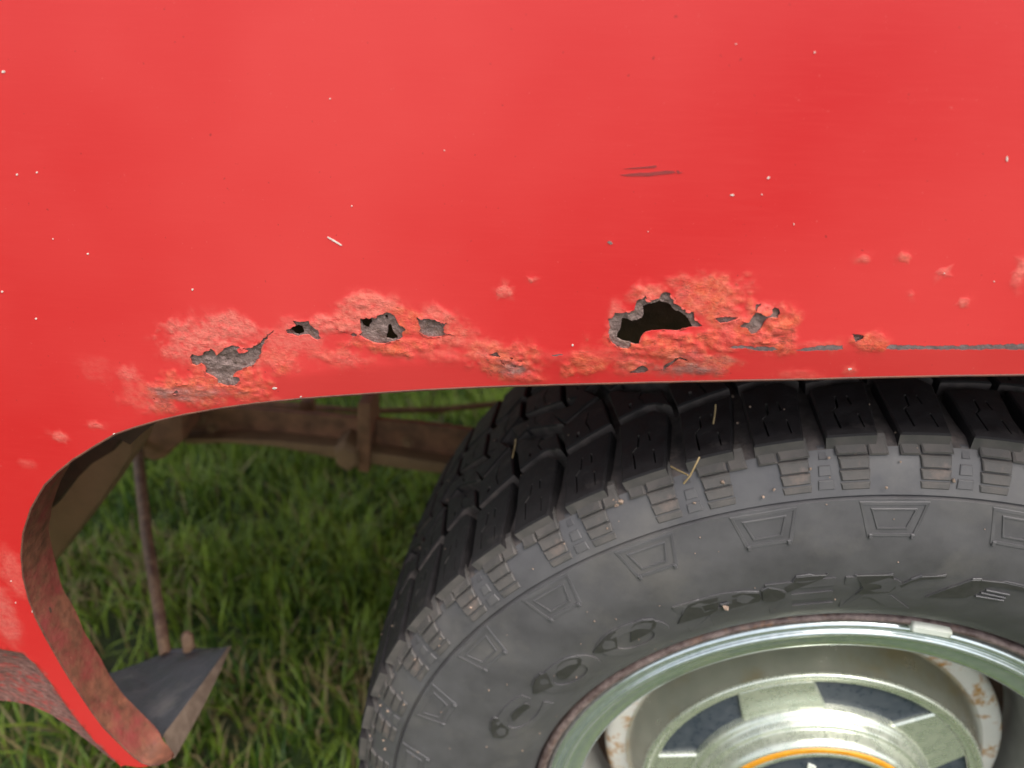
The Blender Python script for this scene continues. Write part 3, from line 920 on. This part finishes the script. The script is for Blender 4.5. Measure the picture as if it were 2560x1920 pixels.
tube(pts, .0045, M['frame'], 'brake_line', truck, 8)
pts = [at_d(a, b, YF + .2) for a, b in [(380, 862), (560, 866), (760, 884), (960, 890)]]
tube(pts, .003, M['frame'], 'brake_line', truck, 8)
beam('line_bracket', [(646, 868), (676, 866), (678, 905), (648, 905)], YF + .05, YF + .062, M['frame'], truck, .003)
# tan inner brace at the front of the arch
beam('bed_brace', [(30, 1130), (55, 1060), (95, 1005), (150, 965), (240, 948), (292, 948), (282, 985), (252, 1030), (215, 1085), (165, 1150), (118, 1212), (70, 1270)], 0.16, 0.20, M['brace'], truck, .004)

beam('gap_shade_sheet', [(262, 945), (180, 960), (110, 1030), (90, 1080), (112, 1100), (150, 1050), (195, 1005), (245, 975)], 0.10, 0.115, M['liner'], truck, .002)  # dark sheet added where the gap behind the flange is only shade
# ---- support rod and splash guard
rp = [at_d(291, 915, .42), at_d(298, 985, .375), at_d(306, 1060, .33), at_d(316, 1150, .275), at_d(330, 1240, .225), at_d(343, 1320, .18), at_d(352, 1380, .15), at_d(358, 1415, .135)]
rp = smooth_prof([tuple(p) for p in rp], 5) if False else rp
tube(rp, [.0072, .0070, .0068, .0066, .0064, .0062, .0060, .0060], M['rod'], 'support_rod', truck, 12)
def build_guard():
    P = {'tip': at_d(352, 1592, -.005), 'r': at_d(494, 1397, .115), 'm': at_d(430, 1403, .135), 'rod': at_d(362, 1408, .14), 'l1': at_d(320, 1424, .125), 'l2': at_d(262, 1446, .105), 'l3': at_d(190, 1470, .085), 'l4': at_d(180, 1540, .03)}
    ring = [P[k] for k in ('tip', 'r', 'm', 'rod', 'l1', 'l2', 'l3', 'l4')]
    bm = bmesh.new()
    vs = [bm.verts.new(p) for p in ring]
    c = bm.verts.new(np.mean(ring, 0) + np.array([0, .004, -.006]))
    for i in range(len(vs)):
        bm.faces.new((vs[i], vs[(i + 1) % len(vs)], c))
    bmesh.ops.subdivide_edges(bm, edges=bm.edges[:], cuts=5, use_grid_fill=True)
    for v in bm.verts:
        v.co.z += 0.003 * (float(fbm(np.array([v.co.x * 30]), np.array([v.co.y * 30]), 3, 3)[0]) - .5)
    ext = bmesh.ops.extrude_face_region(bm, geom=bm.faces[:])
    for v in [e for e in ext['geom'] if isinstance(e, bmesh.types.BMVert)]:
        v.co += Vector((0, .0015, -.002))
    bmesh.ops.recalc_face_normals(bm, faces=bm.faces[:])
    me = bpy.data.meshes.new('splash_guard'); bm.to_mesh(me); bm.free()
    me.materials.append(M['guard'])
    o = link('splash_guard', me, truck); smooth_by_angle(o, 50)
    # turned edge on its right
    a0, a1 = at_d(494, 1396, .114), at_d(352, 1588, -.006)
    b1, b0 = at_d(374, 1640, -.014), at_d(494, 1402, .112)
    vs, fs = [], []
    N = 16
    for i in range(N + 1):
        t = i / N
        a = a0 + (a1 - a0) * t
        b = b0 + (b1 - b0) * t
        sag = np.array([0.0015, 0, -.001]) * math.sin(t * math.pi)
        for q in (a + sag * .3, b + sag, b + sag + np.array([0, .003, -.002]), a + np.array([0, .004, -.003])):
            vs.append(q)
    for i in range(N):
        for j in range(4):
            fs.append((i * 4 + j, (i + 1) * 4 + j, (i + 1) * 4 + (j + 1) % 4, i * 4 + (j + 1) % 4))
    fs += [(0, 1, 2, 3), (N * 4 + 3, N * 4 + 2, N * 4 + 1, N * 4)]
    e = mesh('guard_edge', vs, fs, M['guard_edge'], o); fix_normals(e); smooth_by_angle(e, 40)
    tube([at_d(366, 1412, .139), at_d(400, 1409, .137), at_d(440, 1409, .130), at_d(466, 1408, .122)], [.005, .0045, .004, .002], M['guard'], 'guard_rib', o, 8)
    tube([at_d(372, 1437, .120), at_d(410, 1440, .112), at_d(445, 1440, .100)], [.003, .0035, .0025], M['guard'], 'guard_rib', o, 8)
    q = at_d(405, 1398, .135)
    vs, fs = [], []
    tube([q + np.array([0, 0, -.01]), q + np.array([0, .004, .012]), q + np.array([0, .004, .016])], [.006, .006, .003], M['rod'], 'guard_bolt', o, 8)
    return o
build_guard()

# ------------------------------------------------------------------ the wheel: tyre
NB = 58
PITCH = 360 / NB
P2 = 2 * PITCH
TH0 = 94.7                                     # a plain shoulder groove with a sidewall frame below it
SIDE = [(.242, .040), (.244, .034), (.250, .027), (.262, .0185), (.280, .0115), (.300, .0072), (.320, .0060), (.336, .0075), (.352, .0105), (.3590, .0122)]
SHO = [(.3600, .0150), (.3610, .0154), (.3618, .0128), (.3720, .0175), (.3800, .0228), (.3860, .0290), (.3890, .0380)]
sp = smooth_prof(SIDE, 5) + SHO
sr = np.array([p[0] for p in sp]); sy_ = np.array([p[1] for p in sp])
def S(r): return float(np.interp(r, sr, sy_))
YC = 0.152                                     # tread centre
def crown(y): return 0.4015 - 0.42 * (y - YC) ** 2
prof = sp + [(.3885, .06), (.3905, .10), (.3915, YC), (.3905, .2), (.3885, .245), (.3890, .27), (.372, .288), (.33, .300), (.29, .296), (.25, .280), (.242, .27)]
tyre = revolve('tyre', prof, M['sidewall'], truck, 420, deg=25)
tyre['label'] = 'chunky black all-terrain tyre with dusty grey sidewall'
tyre.data.materials.append(M['groove'])
for p in tyre.data.polygons:
    c = p.center
    if c.y > .033 and math.hypot(c.x, c.z - HUB) > .38:
        p.material_index = 1

def cyl(u, y, h):                              # u degrees, y across, h radius drop from the crown
    r = crown(y) + h
    t = math.radians(u)
    return (r * math.cos(t), y, HUB + r * math.sin(t))
def wall(u, r, h):                             # on the sidewall, h outwards
    t = math.radians(u)
    return (r * math.cos(t), S(r) - h, HUB + r * math.sin(t))

# zigzag grooves: sawtooth of period P2 in angle
def saw(a, lo, hi, up):
    f = (a % P2) / P2
    return lo + (hi - lo) * (f / up if f < up else 1 - (f - up) / (1 - up))
A0 = 113.4
G1 = lambda a: saw(a - A0, .084, .099, .16)
G2 = lambda a: saw(a - A0 - 1.4, .120, .146, .30)
G3 = lambda a: saw(a - A0 + 2.0, .152, .179, .70)
G4 = lambda a: saw(a - A0 + 3.0, .204, .219, .84)
EDGE0, EDGE1 = lambda a: .0290, lambda a: .272
ROWS = [(EDGE0, G1, 0.0, .0042, -0.55), (G1, G2, .0048, .0045, 0.55), (G2, G3, .0045, .0045, 1.2), (G3, G4, .0045, .0048, 0.3), (G4, EDGE1, .0048, 0.0, 0.1)]
def sy(cols, w):                               # thin slot along a polyline (angle, y)
    c = np.array(cols, float)
    L = [(a - w, y) for a, y in c]; Rr = [(a + w, y) for a, y in c[::-1]]
    return L + Rr
for ri, (lo, hi, gl, gh, slant) in enumerate(ROWS):
    for par in range(2):
        gap = 0.50 if ri in (0, 4) else 0.36
        c0 = A0 + par * PITCH + (0.0 if ri != 2 else 1.0)
        a0_, a1_ = c0 + gap, c0 + PITCH - gap
        sl = slant * 1.6
        lowe = [(a, lo(a) + gl) for a in np.linspace(a0_, a1_, 9)]
        upe = [(a, hi(a) - gh) for a in np.linspace(a0_, a1_, 9)]
        if ri == 0:                            # groove opens towards the sidewall
            lowe[0] = (a0_ + .45, lowe[0][1]); lowe[-1] = (a1_ - .45, lowe[-1][1])
        mid = .5 * (a0_ + a1_)
        def shear(p, l=lo(mid), h=hi(mid)):
            a, y = p
            return (a + sl * ((y - l) / max(h - l, 1e-4) - .5), y)
        poly = [shear(p) for p in lowe] + [shear(p) for p in upe[::-1]]
        holes = []
        if ri == 0:
            holes = [sy([(mid - .9, .036), (mid - .9, .050)], .07), sy([(mid + 1.1, .036), (mid + 1.1, .054), (mid + .55, .058), (mid + .35, .070)], .09), sy([(mid - .7, .060), (mid - .7, .070)], .08)]
        elif ri in (1, 2, 3):
            l, h = lo(mid) + gl, hi(mid) - gh
            if h - l > .014:
                holes = [sy([shear((mid - .5, l + .004)), shear((mid - .2, .5 * (l + h))), shear((mid - .8, h - .004))], .08), sy([shear((mid + 1.1, l + .004)), shear((mid + .9, l + .010))], .16)]
        scale = math.pi / 180 * .4
        # work in metres so that the chamfer is even
        P_ = [(a * scale, y) for a, y in poly]; H_ = [[(a * scale, y) for a, y in h] for h in holes]
        vf_ = slab(P_, H_, lambda u, v, h: cyl(u / scale, v, h), -.0125, 0.0, .0011, .006)
        me = bpy.data.meshes.new('tread_block')
        me.from_pydata(vf_[0], [], vf_[1]); me.materials.append(M['tread']); me.materials.append(M['groove']); me.materials.append(M['lug'])
        bm = bmesh.new(); bm.from_mesh(me)
        bmesh.ops.recalc_face_normals(bm, faces=bm.faces[:])
        for f in bm.faces:                     # outward flanks lightened: dust plus sky light put into colour; the rest dark
            c = f.calc_center_median(); rd = Vector((c.x, 0, c.z - HUB)).normalized()
            if abs(f.normal.dot(rd)) < .6 and f.normal.y < -.5: f.material_index = 2 if ri == 0 else 1
        for v in bm.verts: v.co.z -= HUB
        bm.to_mesh(me); bm.free()
        for k in range(NB // 2):
            o = link('tread_block', me, tyre)
            o.location = (0, 0, HUB)
            o.rotation_euler = (0, -math.radians(P2 * k), 0)

# shoulder lugs with stepped bars, the ladder marks between them, frames on the sidewall
scl = math.pi / 180 * .38
def wall_slab(poly, holes, h0, h1, bev, hd=.001, es=1.0, hf=None):
    P_ = [(a * scl, r) for a, r in poly]; H_ = [[(a * scl, r) for a, r in h] for h in holes]
    return slab(P_, H_, lambda u, v, h: wall(u / scl, v, h + (hf(v) if hf and h > 0 else 0)), h0, h1, bev, hd, es)
def rect(a, w0, w1, r0, r1): return [(a - w0 / 2, r0), (a + w0 / 2, r0), (a + w1 / 2, r1), (a - w1 / 2, r1)]
lug_meshes = []
LAD = TH0 + PITCH                              # ladder groove
for sgn in (-1, 1):
    b0 = LAD + sgn * PITCH * .5
    parts = []
    c = LAD + sgn * 2.5
    # top pads reach the tread edge
    parts.append(wall_slab([(c - 1.35, .3845), (c + 1.35, .3845), (c + 1.35, .3915), (c - 1.35, .3915)], [], -.002, .0046, .0012))
    c2 = LAD + sgn * 4.85
    parts.append(wall_slab([(c2 - .85, .3835), (c2 + .85, .3835), (c2 + .8, .3915), (c2 - .8, .3915)], [], -.002, .0044, .0014))
    for r0, r1, hh in ((.3775, .3830, .0028), (.3710, .3762, .0019), (.3655, .3695, .0010)):
        parts.append(wall_slab(rect(c + .15 * sgn, 2.5, 2.7, r0, r1), [], -.002, hh, .0007))
    lug_meshes.append(merge(*parts))
def inst(vf_, name, mat, n, step, parent, smooth=None):
    me = bpy.data.meshes.new(name)
    me.from_pydata([(v[0], v[1], v[2] - HUB) for v in vf_[0]], [], vf_[1]); me.materials.append(mat)
    bm = bmesh.new(); bm.from_mesh(me)
    bmesh.ops.recalc_face_normals(bm, faces=bm.faces[:]); bm.to_mesh(me); bm.free()
    for k in range(n):
        o = link(name, me, parent); o.location = (0, 0, HUB); o.rotation_euler = (0, -math.radians(step * k), 0)
for vf_ in lug_meshes:
    inst(vf_, 'shoulder_lug', M['lug'], NB // 2, P2, tyre)
lad = merge(*[wall_slab(rect(LAD, w, w * .9, r - .0026, r + .0026), [], -.001, .0009, .0004) for w, r in ((.75, .3845), (1.15, .3765), (1.5, .3690))])
inst(lad, 'ladder_mark', M['sidewall'], NB // 2, P2, tyre)
# trapezoid frames
def frame(c, wo0, wo1, r0, r1, t):
    out = rect(c, wo0, wo1, r0, r1)
    ta = t / scl
    inn = rect(c, wo0 - 2 * ta, wo1 - 2.3 * ta, r0 + t, r1 - t)
    return out, inn
o1, i1 = frame(TH0, 4.9, 6.6, .3345, .3580, .0022)
o2, i2 = frame(TH0, 3.0, 4.4, .3395, .3535, .0012)
fr = merge(wall_slab(o1, [i1], -.001, .0006, .0003, .0006), wall_slab(o2, [i2], -.001, .0007, .0003, .0007),
           wall_slab(rect(TH0 - 2.1, .35, .35, .3335, .3365), [], -.001, .0014, .0003), wall_slab(rect(TH0 + 2.1, .35, .35, .3335, .3365), [], -.001, .0014, .0003))
inst(fr, 'sidewall_frame', M['sidewall'], NB // 2, P2, tyre)

# moulded lettering round the bead
def on_wall(sx, sy):
    y = .007
    for _ in range(8):
        p = at(sx, sy, y); r = math.hypot(p[0], p[2] - HUB); y = .5 * y + .5 * S(r)
    p = at(sx, sy, y)
    return math.degrees(math.atan2(p[2] - HUB, p[0])), math.hypot(p[0], p[2] - HUB)
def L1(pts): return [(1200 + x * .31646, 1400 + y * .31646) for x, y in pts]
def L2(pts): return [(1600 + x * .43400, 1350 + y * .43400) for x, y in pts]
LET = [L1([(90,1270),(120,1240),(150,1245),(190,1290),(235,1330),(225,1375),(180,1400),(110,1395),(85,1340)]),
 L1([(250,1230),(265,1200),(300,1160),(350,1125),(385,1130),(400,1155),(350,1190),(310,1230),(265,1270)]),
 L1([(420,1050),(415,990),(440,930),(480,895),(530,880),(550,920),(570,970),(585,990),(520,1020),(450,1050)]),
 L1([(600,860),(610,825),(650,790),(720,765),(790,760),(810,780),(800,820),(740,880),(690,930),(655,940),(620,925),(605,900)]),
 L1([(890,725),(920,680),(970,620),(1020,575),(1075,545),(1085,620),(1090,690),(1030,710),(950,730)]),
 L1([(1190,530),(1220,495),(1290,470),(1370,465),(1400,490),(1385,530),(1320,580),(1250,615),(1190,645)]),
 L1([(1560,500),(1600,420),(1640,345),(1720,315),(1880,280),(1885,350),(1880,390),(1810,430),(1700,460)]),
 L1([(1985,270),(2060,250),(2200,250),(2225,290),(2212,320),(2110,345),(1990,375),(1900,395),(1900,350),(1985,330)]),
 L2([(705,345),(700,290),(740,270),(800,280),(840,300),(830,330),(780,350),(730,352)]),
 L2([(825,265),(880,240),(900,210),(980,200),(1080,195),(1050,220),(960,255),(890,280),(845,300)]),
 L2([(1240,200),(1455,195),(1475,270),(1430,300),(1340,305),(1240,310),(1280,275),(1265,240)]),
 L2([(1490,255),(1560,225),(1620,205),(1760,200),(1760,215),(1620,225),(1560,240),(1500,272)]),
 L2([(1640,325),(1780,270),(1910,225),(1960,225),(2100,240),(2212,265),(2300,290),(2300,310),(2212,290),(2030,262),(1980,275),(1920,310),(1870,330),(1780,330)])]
def text_mesh(ch):
    cu = bpy.data.curves.new('letter', 'FONT'); cu.body = ch; cu.offset = 0.035; cu.resolution_u = 6
    ob = bpy.data.objects.new('letter', cu); COL.objects.link(ob)
    dg = bpy.context.evaluated_depsgraph_get(); dg.update()
    me = ob.evaluated_get(dg).to_mesh()
    V = [(v.co.x, v.co.y) for v in me.vertices]; F = [tuple(p.vertices) for p in me.polygons]
    ob.evaluated_get(dg).to_mesh_clear()
    bpy.data.objects.remove(ob); bpy.data.curves.remove(cu)
    return np.array(V), F
for ch, ac, wd in (('C', 152.5, 10.5), ('O', 139.6, 10.5), ('O', 127.6, 10.5), ('P', 115.0, 10.5), ('E', 104.2, 8.5), ('R', 94.2, 9.5)):
    V, F = text_mesh(ch)
    lo, hi = V.min(0), V.max(0)
    U = (V - lo) / (hi - lo)
    n = len(V)
    vs = [wall(ac + wd * (.5 - u), .268 + .0345 * v, .0010) for u, v in U] + [wall(ac + wd * (.5 - u), .268 + .0345 * v, -.001) for u, v in U]
    ed = {}
    for f in F:
        for a, b in zip(f, f[1:] + f[:1]): ed[(a, b)] = 1
    wl = [(b, a, n + a, n + b) for a, b in ed if (b, a) not in ed]
    o = mesh('moulded_letter', vs, F + wl, M['sidewall'], tyre); fix_normals(o)
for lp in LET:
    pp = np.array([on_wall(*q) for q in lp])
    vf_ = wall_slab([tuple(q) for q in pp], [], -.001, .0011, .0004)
    o = mesh('letter_shade_plate', vf_[0], vf_[1], M['letter'], tyre); fix_normals(o)  # dark plates: shade of the upper letter faces put into colour
    # the moulded rim that catches light along the outer side
    up = []
    c = pp.mean(0)
    srt = pp[pp[:, 1] > c[1] - .0005]
    srt = srt[np.argsort(-srt[:, 0])]
    if len(srt) >= 3:
        pts = [wall(a, r + .0008, .0006) for a, r in srt]
        tube(pts, .0005, M['sidewall'], 'letter_rim', tyre, 6)
for a, b in (((1990, 285), (2125, 312)), ((1960, 300), (2100, 330)), ((1930, 318), (2090, 345))):
    q = [on_wall(*L2([(a[0] + (b[0] - a[0]) * t, a[1] + (b[1] - a[1]) * t)])[0]) for t in (0, .5, 1)]
    tube([wall(u, r, .0006) for u, r in q], .0007, M['sidewall'], 'letter_rim', tyre, 6)

# ------------------------------------------------------------------ the wheel: rim and hub
rim = revolve('wheel_rim', smooth_prof([(.2335, .046), (.2335, .038), (.2350, .0345), (.2380, .0325), (.2405, .0340), (.2412, .038), (.2400, .050)], 4), M['rim_rust'], truck, 360)
rim['label'] = 'rusty steel rim flange next to the tyre bead'
trim = revolve('trim_ring', smooth_prof([(.2325, .044), (.2322, .0390), (.2305, .0362), (.2282, .0352), (.2262, .0362), (.2248, .0378), (.2232, .0380), (.2218, .0362), (.2200, .0355), (.2185, .0362), (.2170, .0378), (.2100, .0392), (.2050, .0406), (.2025, .0425), (.2010, .047)], 6), M['chrome'], rim, 420, deg=60)
revolve('rim_barrel', smooth_prof([(.2010, .048), (.1985, .060), (.1955, .085), (.1935, .115), (.1925, .150), (.192, .2)], 5), M['barrel'], rim, 360)
# white painted centre disc
disc = revolve('wheel_disc', smooth_prof([(.150, .101), (.158, .100), (.168, .1005), (.1735, .1025), (.1765, .107), (.1770, .115), (.1760, .125)], 5), M['white'], rim, 360)
disc['label'] = 'white painted wheel centre with orange rust stains'
revolve('brake_drum', [(.19, .135), (.10, .135), (.02, .134)], M['liner'], rim, 120)
hub = revolve('hub_cap', smooth_prof([(.1585, .104), (.1575, .098), (.1540, .090), (.1495, .080), (.1462, .072), (.1450, .068), (.1440, .0655), (.1425, .0648), (.1405, .0655), (.1385, .0668), (.1350, .0672), (.1330, .0690)], 6), M['hubside'], rim, 420, deg=60)
hub['label'] = 'hazy polished hub with five dark windows'
lipr = revolve('hub_lip', smooth_prof([(.1452, .0668), (.1445, .0650), (.1428, .0640), (.1408, .0646), (.1388, .0662), (.1345, .0668)], 6), M['alloy'], rim, 420, deg=60)
revolve('slate_ring', [(.1345, .0705), (.1180, .0710), (.1000, .0712)], M['slate'], rim, 240)
SP0 = 111.3
def face(u, v, h): return (u, .0712 - h, HUB + v)
for k in range(5):
    t = math.radians(SP0 + 72 * k)
    d = np.array([math.cos(t), math.sin(t)]); n = np.array([-d[1], d[0]])
    w0, w1 = .0345, .0300
    pl = [d * .097 + n * w0, d * .097 - n * w0]
    arc = [math.radians(SP0 + 72 * k) + s for s in np.linspace(-.2275, .2275, 9)]
    pl += [np.array([math.cos(a), math.sin(a)]) * .1352 for a in arc]
    vf_ = slab([tuple(q) for q in pl], [], face, 0, .0042, .0016)
    o = mesh('hub_spoke', vf_[0], vf_[1], M['alloy'], rim); fix_normals(o); smooth_by_angle(o, 30)
boss = revolve('hub_boss', smooth_prof([(.1040, .072), (.1034, .0665), (.1015, .0630), (.0990, .0610), (.0972, .0575), (.0960, .0555), (.0940, .0552), (.0925, .0548), (.0915, .0510), (.0902, .0468), (.0885, .0440), (.0870, .0428), (.0860, .0425)], 6), M['alloy'], rim, 360, deg=60)
revolve('orange_ring', [(.0860, .0425), (.0852, .0412), (.0825, .0405), (.0815, .0408)], M['orange'], rim, 300)
revolve('cap_bezel', smooth_prof([(.0815, .0408), (.0800, .0402), (.0775, .0405), (.0745, .0425), (.0735, .0445)], 4), M['alloy'], rim, 300)
revolve('cap_face', [(.0735, .0445), (.05, .0435), (.02, .0432), (.001, .0432)], M['slate'], rim, 200)
q = [at(1350 + x * .547, 1500 + y * .547, .0425) for x, y in ((1222, 768), (1228, 752), (1240, 756), (1262, 766), (1270, 790), (1225, 790))]
vs = [(p[0], .0428, p[2]) for p in q] + [(p[0], .0440, p[2]) for p in q]
o = mesh('cap_mark', vs, [tuple(range(6)), tuple(range(6, 12))[::-1]] + [(i, (i + 1) % 6, 6 + (i + 1) % 6, 6 + i) for i in range(6)], M['lead'], rim); fix_normals(o)
# clip-on balance weight
wa0, wa1 = [math.degrees(math.atan2(p[2] - HUB, p[0])) for p in (at(1350 + 1688 * .547, 1500 + 108 * .547, .034), at(1350 + 1862 * .547, 1500 + 135 * .547, .034))]
pr = [(.2345, .0300), (.2352, .0278), (.2395, .0278), (.2405, .0300), (.2400, .0350), (.2345, .0350)]
bwt = revolve('balance_weight', pr, M['lead'], rim, 14, wa1, wa0, closed=True)
bm = bmesh.new(); bm.from_mesh(bwt.data)
bmesh.ops.holes_fill(bm, edges=[e for e in bm.edges if e.is_boundary]); bmesh.ops.recalc_face_normals(bm, faces=bm.faces[:]); bm.to_mesh(bwt.data); bm.free()

# mud crumbs and grit in the tread and on the sidewall
def crumbs():
    parts = []
    tmp = bmesh.new(); bmesh.ops.create_icosphere(tmp, subdivisions=1, radius=1)
    tv = [v.co.copy() for v in tmp.verts]; tf = [tuple(v.index for v in f.verts) for f in tmp.faces]; tmp.free()
    rr = random.Random(3)
    def put(p, r):
        parts.append(([Vector(p) + v * r * rr.uniform(.6, 1.35) for v in tv], tf))
    for _ in range(110):
        u = rr.uniform(82, 190); k = rr.random()
        if k < .45: put(wall(u, rr.uniform(.366, .392), rr.uniform(.001, .004)), rr.uniform(.0004, .0013))
        elif k < .8:
            put(cyl(u, G1(u) + rr.uniform(-.004, .004), -.007), rr.uniform(.0005, .0016))
        else: put(cyl(u, rr.uniform(.03, .2), .0003), rr.uniform(.0003, .0008))
    for _ in range(40): put(wall(rr.uniform(85, 180), rr.uniform(.25, .36), .0004), rr.uniform(.0003, .0007))
    for (a, b), r in (((1045, 945), .0011), ((1566, 1308), .0020), ((1330, 1085), .0022), ((1340, 1080), .0018), ((1325, 1078), .0015)):
        u, rad = on_wall(a * K, b * K); put(wall(u, min(rad, .39), .002), r)
    o = mesh('mud_crumbs', *merge(*parts), M['crumb'], tyre, kind='stuff')
crumbs()

# ------------------------------------------------------------------ dry stems caught in the tread
def stem(pix, r, y, rad, label):
    pts = [at(*p, yy) for p, yy in zip(pix, y)]
    o = tube(pts, rad, M['straw'], 'dry_stem', None, 6)
    return tag(o, label, 'straw', 'dry plant bits caught in the tyre tread')
def k3(x, y): return (1100 + x * .31646, 940 + y * .31646)
stem([k3(2178, 225), k3(2172, 300), k3(2158, 380)], 0, [.062, .057, .052], .0006, 'upright straw stub in the tread groove close below the fender edge')
stem([k3(598, 500), k3(588, 570), k3(572, 645)], 0, [.100, .092, .082], .0006, 'short straw stub in the zigzag tread groove at the upper left of the tyre')
stem([k3(2050, 640), k3(2010, 720), k3(1975, 790), k3(1925, 850)], 0, [.008, .004, .003, .004], .0006, 'bent dry stem leaning over the shoulder lugs of the tyre')
stem([k3(1825, 715), k3(1870, 740), k3(1925, 765), k3(1960, 785)], 0, [.020, .012, .008, .004], .0006, 'thin forked dry stem in the shoulder groove left of the bent one')

# ------------------------------------------------------------------ lawn
def build_grass():
    def field(n, x0, x1, y0, y1, h0, h1):
        x = RNG.uniform(x0, x1, n); y = RNG.uniform(y0, y1, n)
        dens = fbm(x * 6, y * 6, 21, 3)
        k = RNG.random(n) < np.clip(.35 + 1.6 * (dens - .3), 0, 1)
        x, y = x[k], y[k]
        n = len(x)
        clump = fbm(x * 9, y * 9, 5, 3)
        h = RNG.uniform(h0, h1, n) * (0.42 + 0.75 * clump)
        return x, y, h
    fs_ = [field(34000, -1.5, 0.3, -0.15, 1.15, .05, .13), field(22000, -1.4, .3, 1.15, 2.4, .05, .13), field(16000, -2.4, 2.0, -1.6, -.15, .04, .10), field(14000, .3, 2.2, -.15, 2.0, .04, .10)]
    x = np.concatenate([f[0] for f in fs_]); y = np.concatenate([f[1] for f in fs_]); h = np.concatenate([f[2] for f in fs_])
    n = len(x)
    az = RNG.uniform(0, 2 * np.pi, n)
    lean = RNG.uniform(.1, 1.0, n) ** 1.2
    w = RNG.uniform(.0014, .0030, n)
    fz = az + np.pi / 2 + RNG.uniform(-.5, .5, n)
    segs = 4
    vs = np.zeros((n, 2 * segs + 1, 3))
    for j in range(segs + 1):
        t = j / segs
        out = h * lean * (t ** 1.9)
        up = h * (t - 0.42 * lean * t * t)
        cx, cy = x + np.cos(az) * out, y + np.sin(az) * out
        ww = w * (1 - t ** 2.2) * (0.75 + .5 * min(t * 3, 1))
        if j < segs:
            vs[:, 2 * j] = np.stack([cx - np.cos(fz) * ww, cy - np.sin(fz) * ww, up], 1)
            vs[:, 2 * j + 1] = np.stack([cx + np.cos(fz) * ww, cy + np.sin(fz) * ww, up], 1)
        else:
            vs[:, 2 * j] = np.stack([cx, cy, up], 1)
    vpb = 2 * segs + 1
    base = (np.arange(n) * vpb)[:, None]
    quads = np.concatenate([base + np.array([2 * j, 2 * j + 1, 2 * j + 3, 2 * j + 2]) for j in range(segs - 1)], 1).reshape(-1, 4)
    tris = base + np.array([2 * segs - 2, 2 * segs - 1, 2 * segs])
    me = bpy.data.meshes.new('grass')
    me.vertices.add(n * vpb); me.vertices.foreach_set('co', vs.ravel())
    nq, ntri = len(quads), len(tris)
    me.loops.add(nq * 4 + ntri * 3)
    me.loops.foreach_set('vertex_index', np.concatenate([quads.ravel(), tris.ravel()]).astype(np.int32))
    me.polygons.add(nq + ntri)
    me.polygons.foreach_set('loop_start', np.concatenate([np.arange(nq) * 4, nq * 4 + np.arange(ntri) * 3]).astype(np.int32))
    me.polygons.foreach_set('use_smooth', np.ones(nq + ntri, bool))
    me.update(calc_edges=True); me.validate()
    a = np.clip(RNG.random(n) * .7 + .9 * (fbm(x * 5, y * 5, 77, 3) - .35), 0, 1)[:, None]
    c = np.array([.032, .09, .007]) * (1 - a) + np.array([.34, .46, .06]) * a
    dry = RNG.random(n) < .05 + .30 * np.clip((fbm(x * 7, y * 7, 41, 3) - .5) / .15, 0, 1) * (y < .75)
    c[dry] = np.array([.36, .29, .13]) * RNG.uniform(.6, 1.1, (dry.sum(), 1))
    c = np.concatenate([c, np.ones((n, 1))], 1)
    at_ = me.color_attributes.new('tint', 'FLOAT_COLOR', 'POINT')
    at_.data.foreach_set('color', np.repeat(c, vpb, 0).astype(np.float32).ravel())
    me.materials.append(M['grass'])
    o = link('grass', me)
    return tag(o, 'rough green lawn grass growing round and under the truck', 'grass', None, 'stuff')
build_grass()
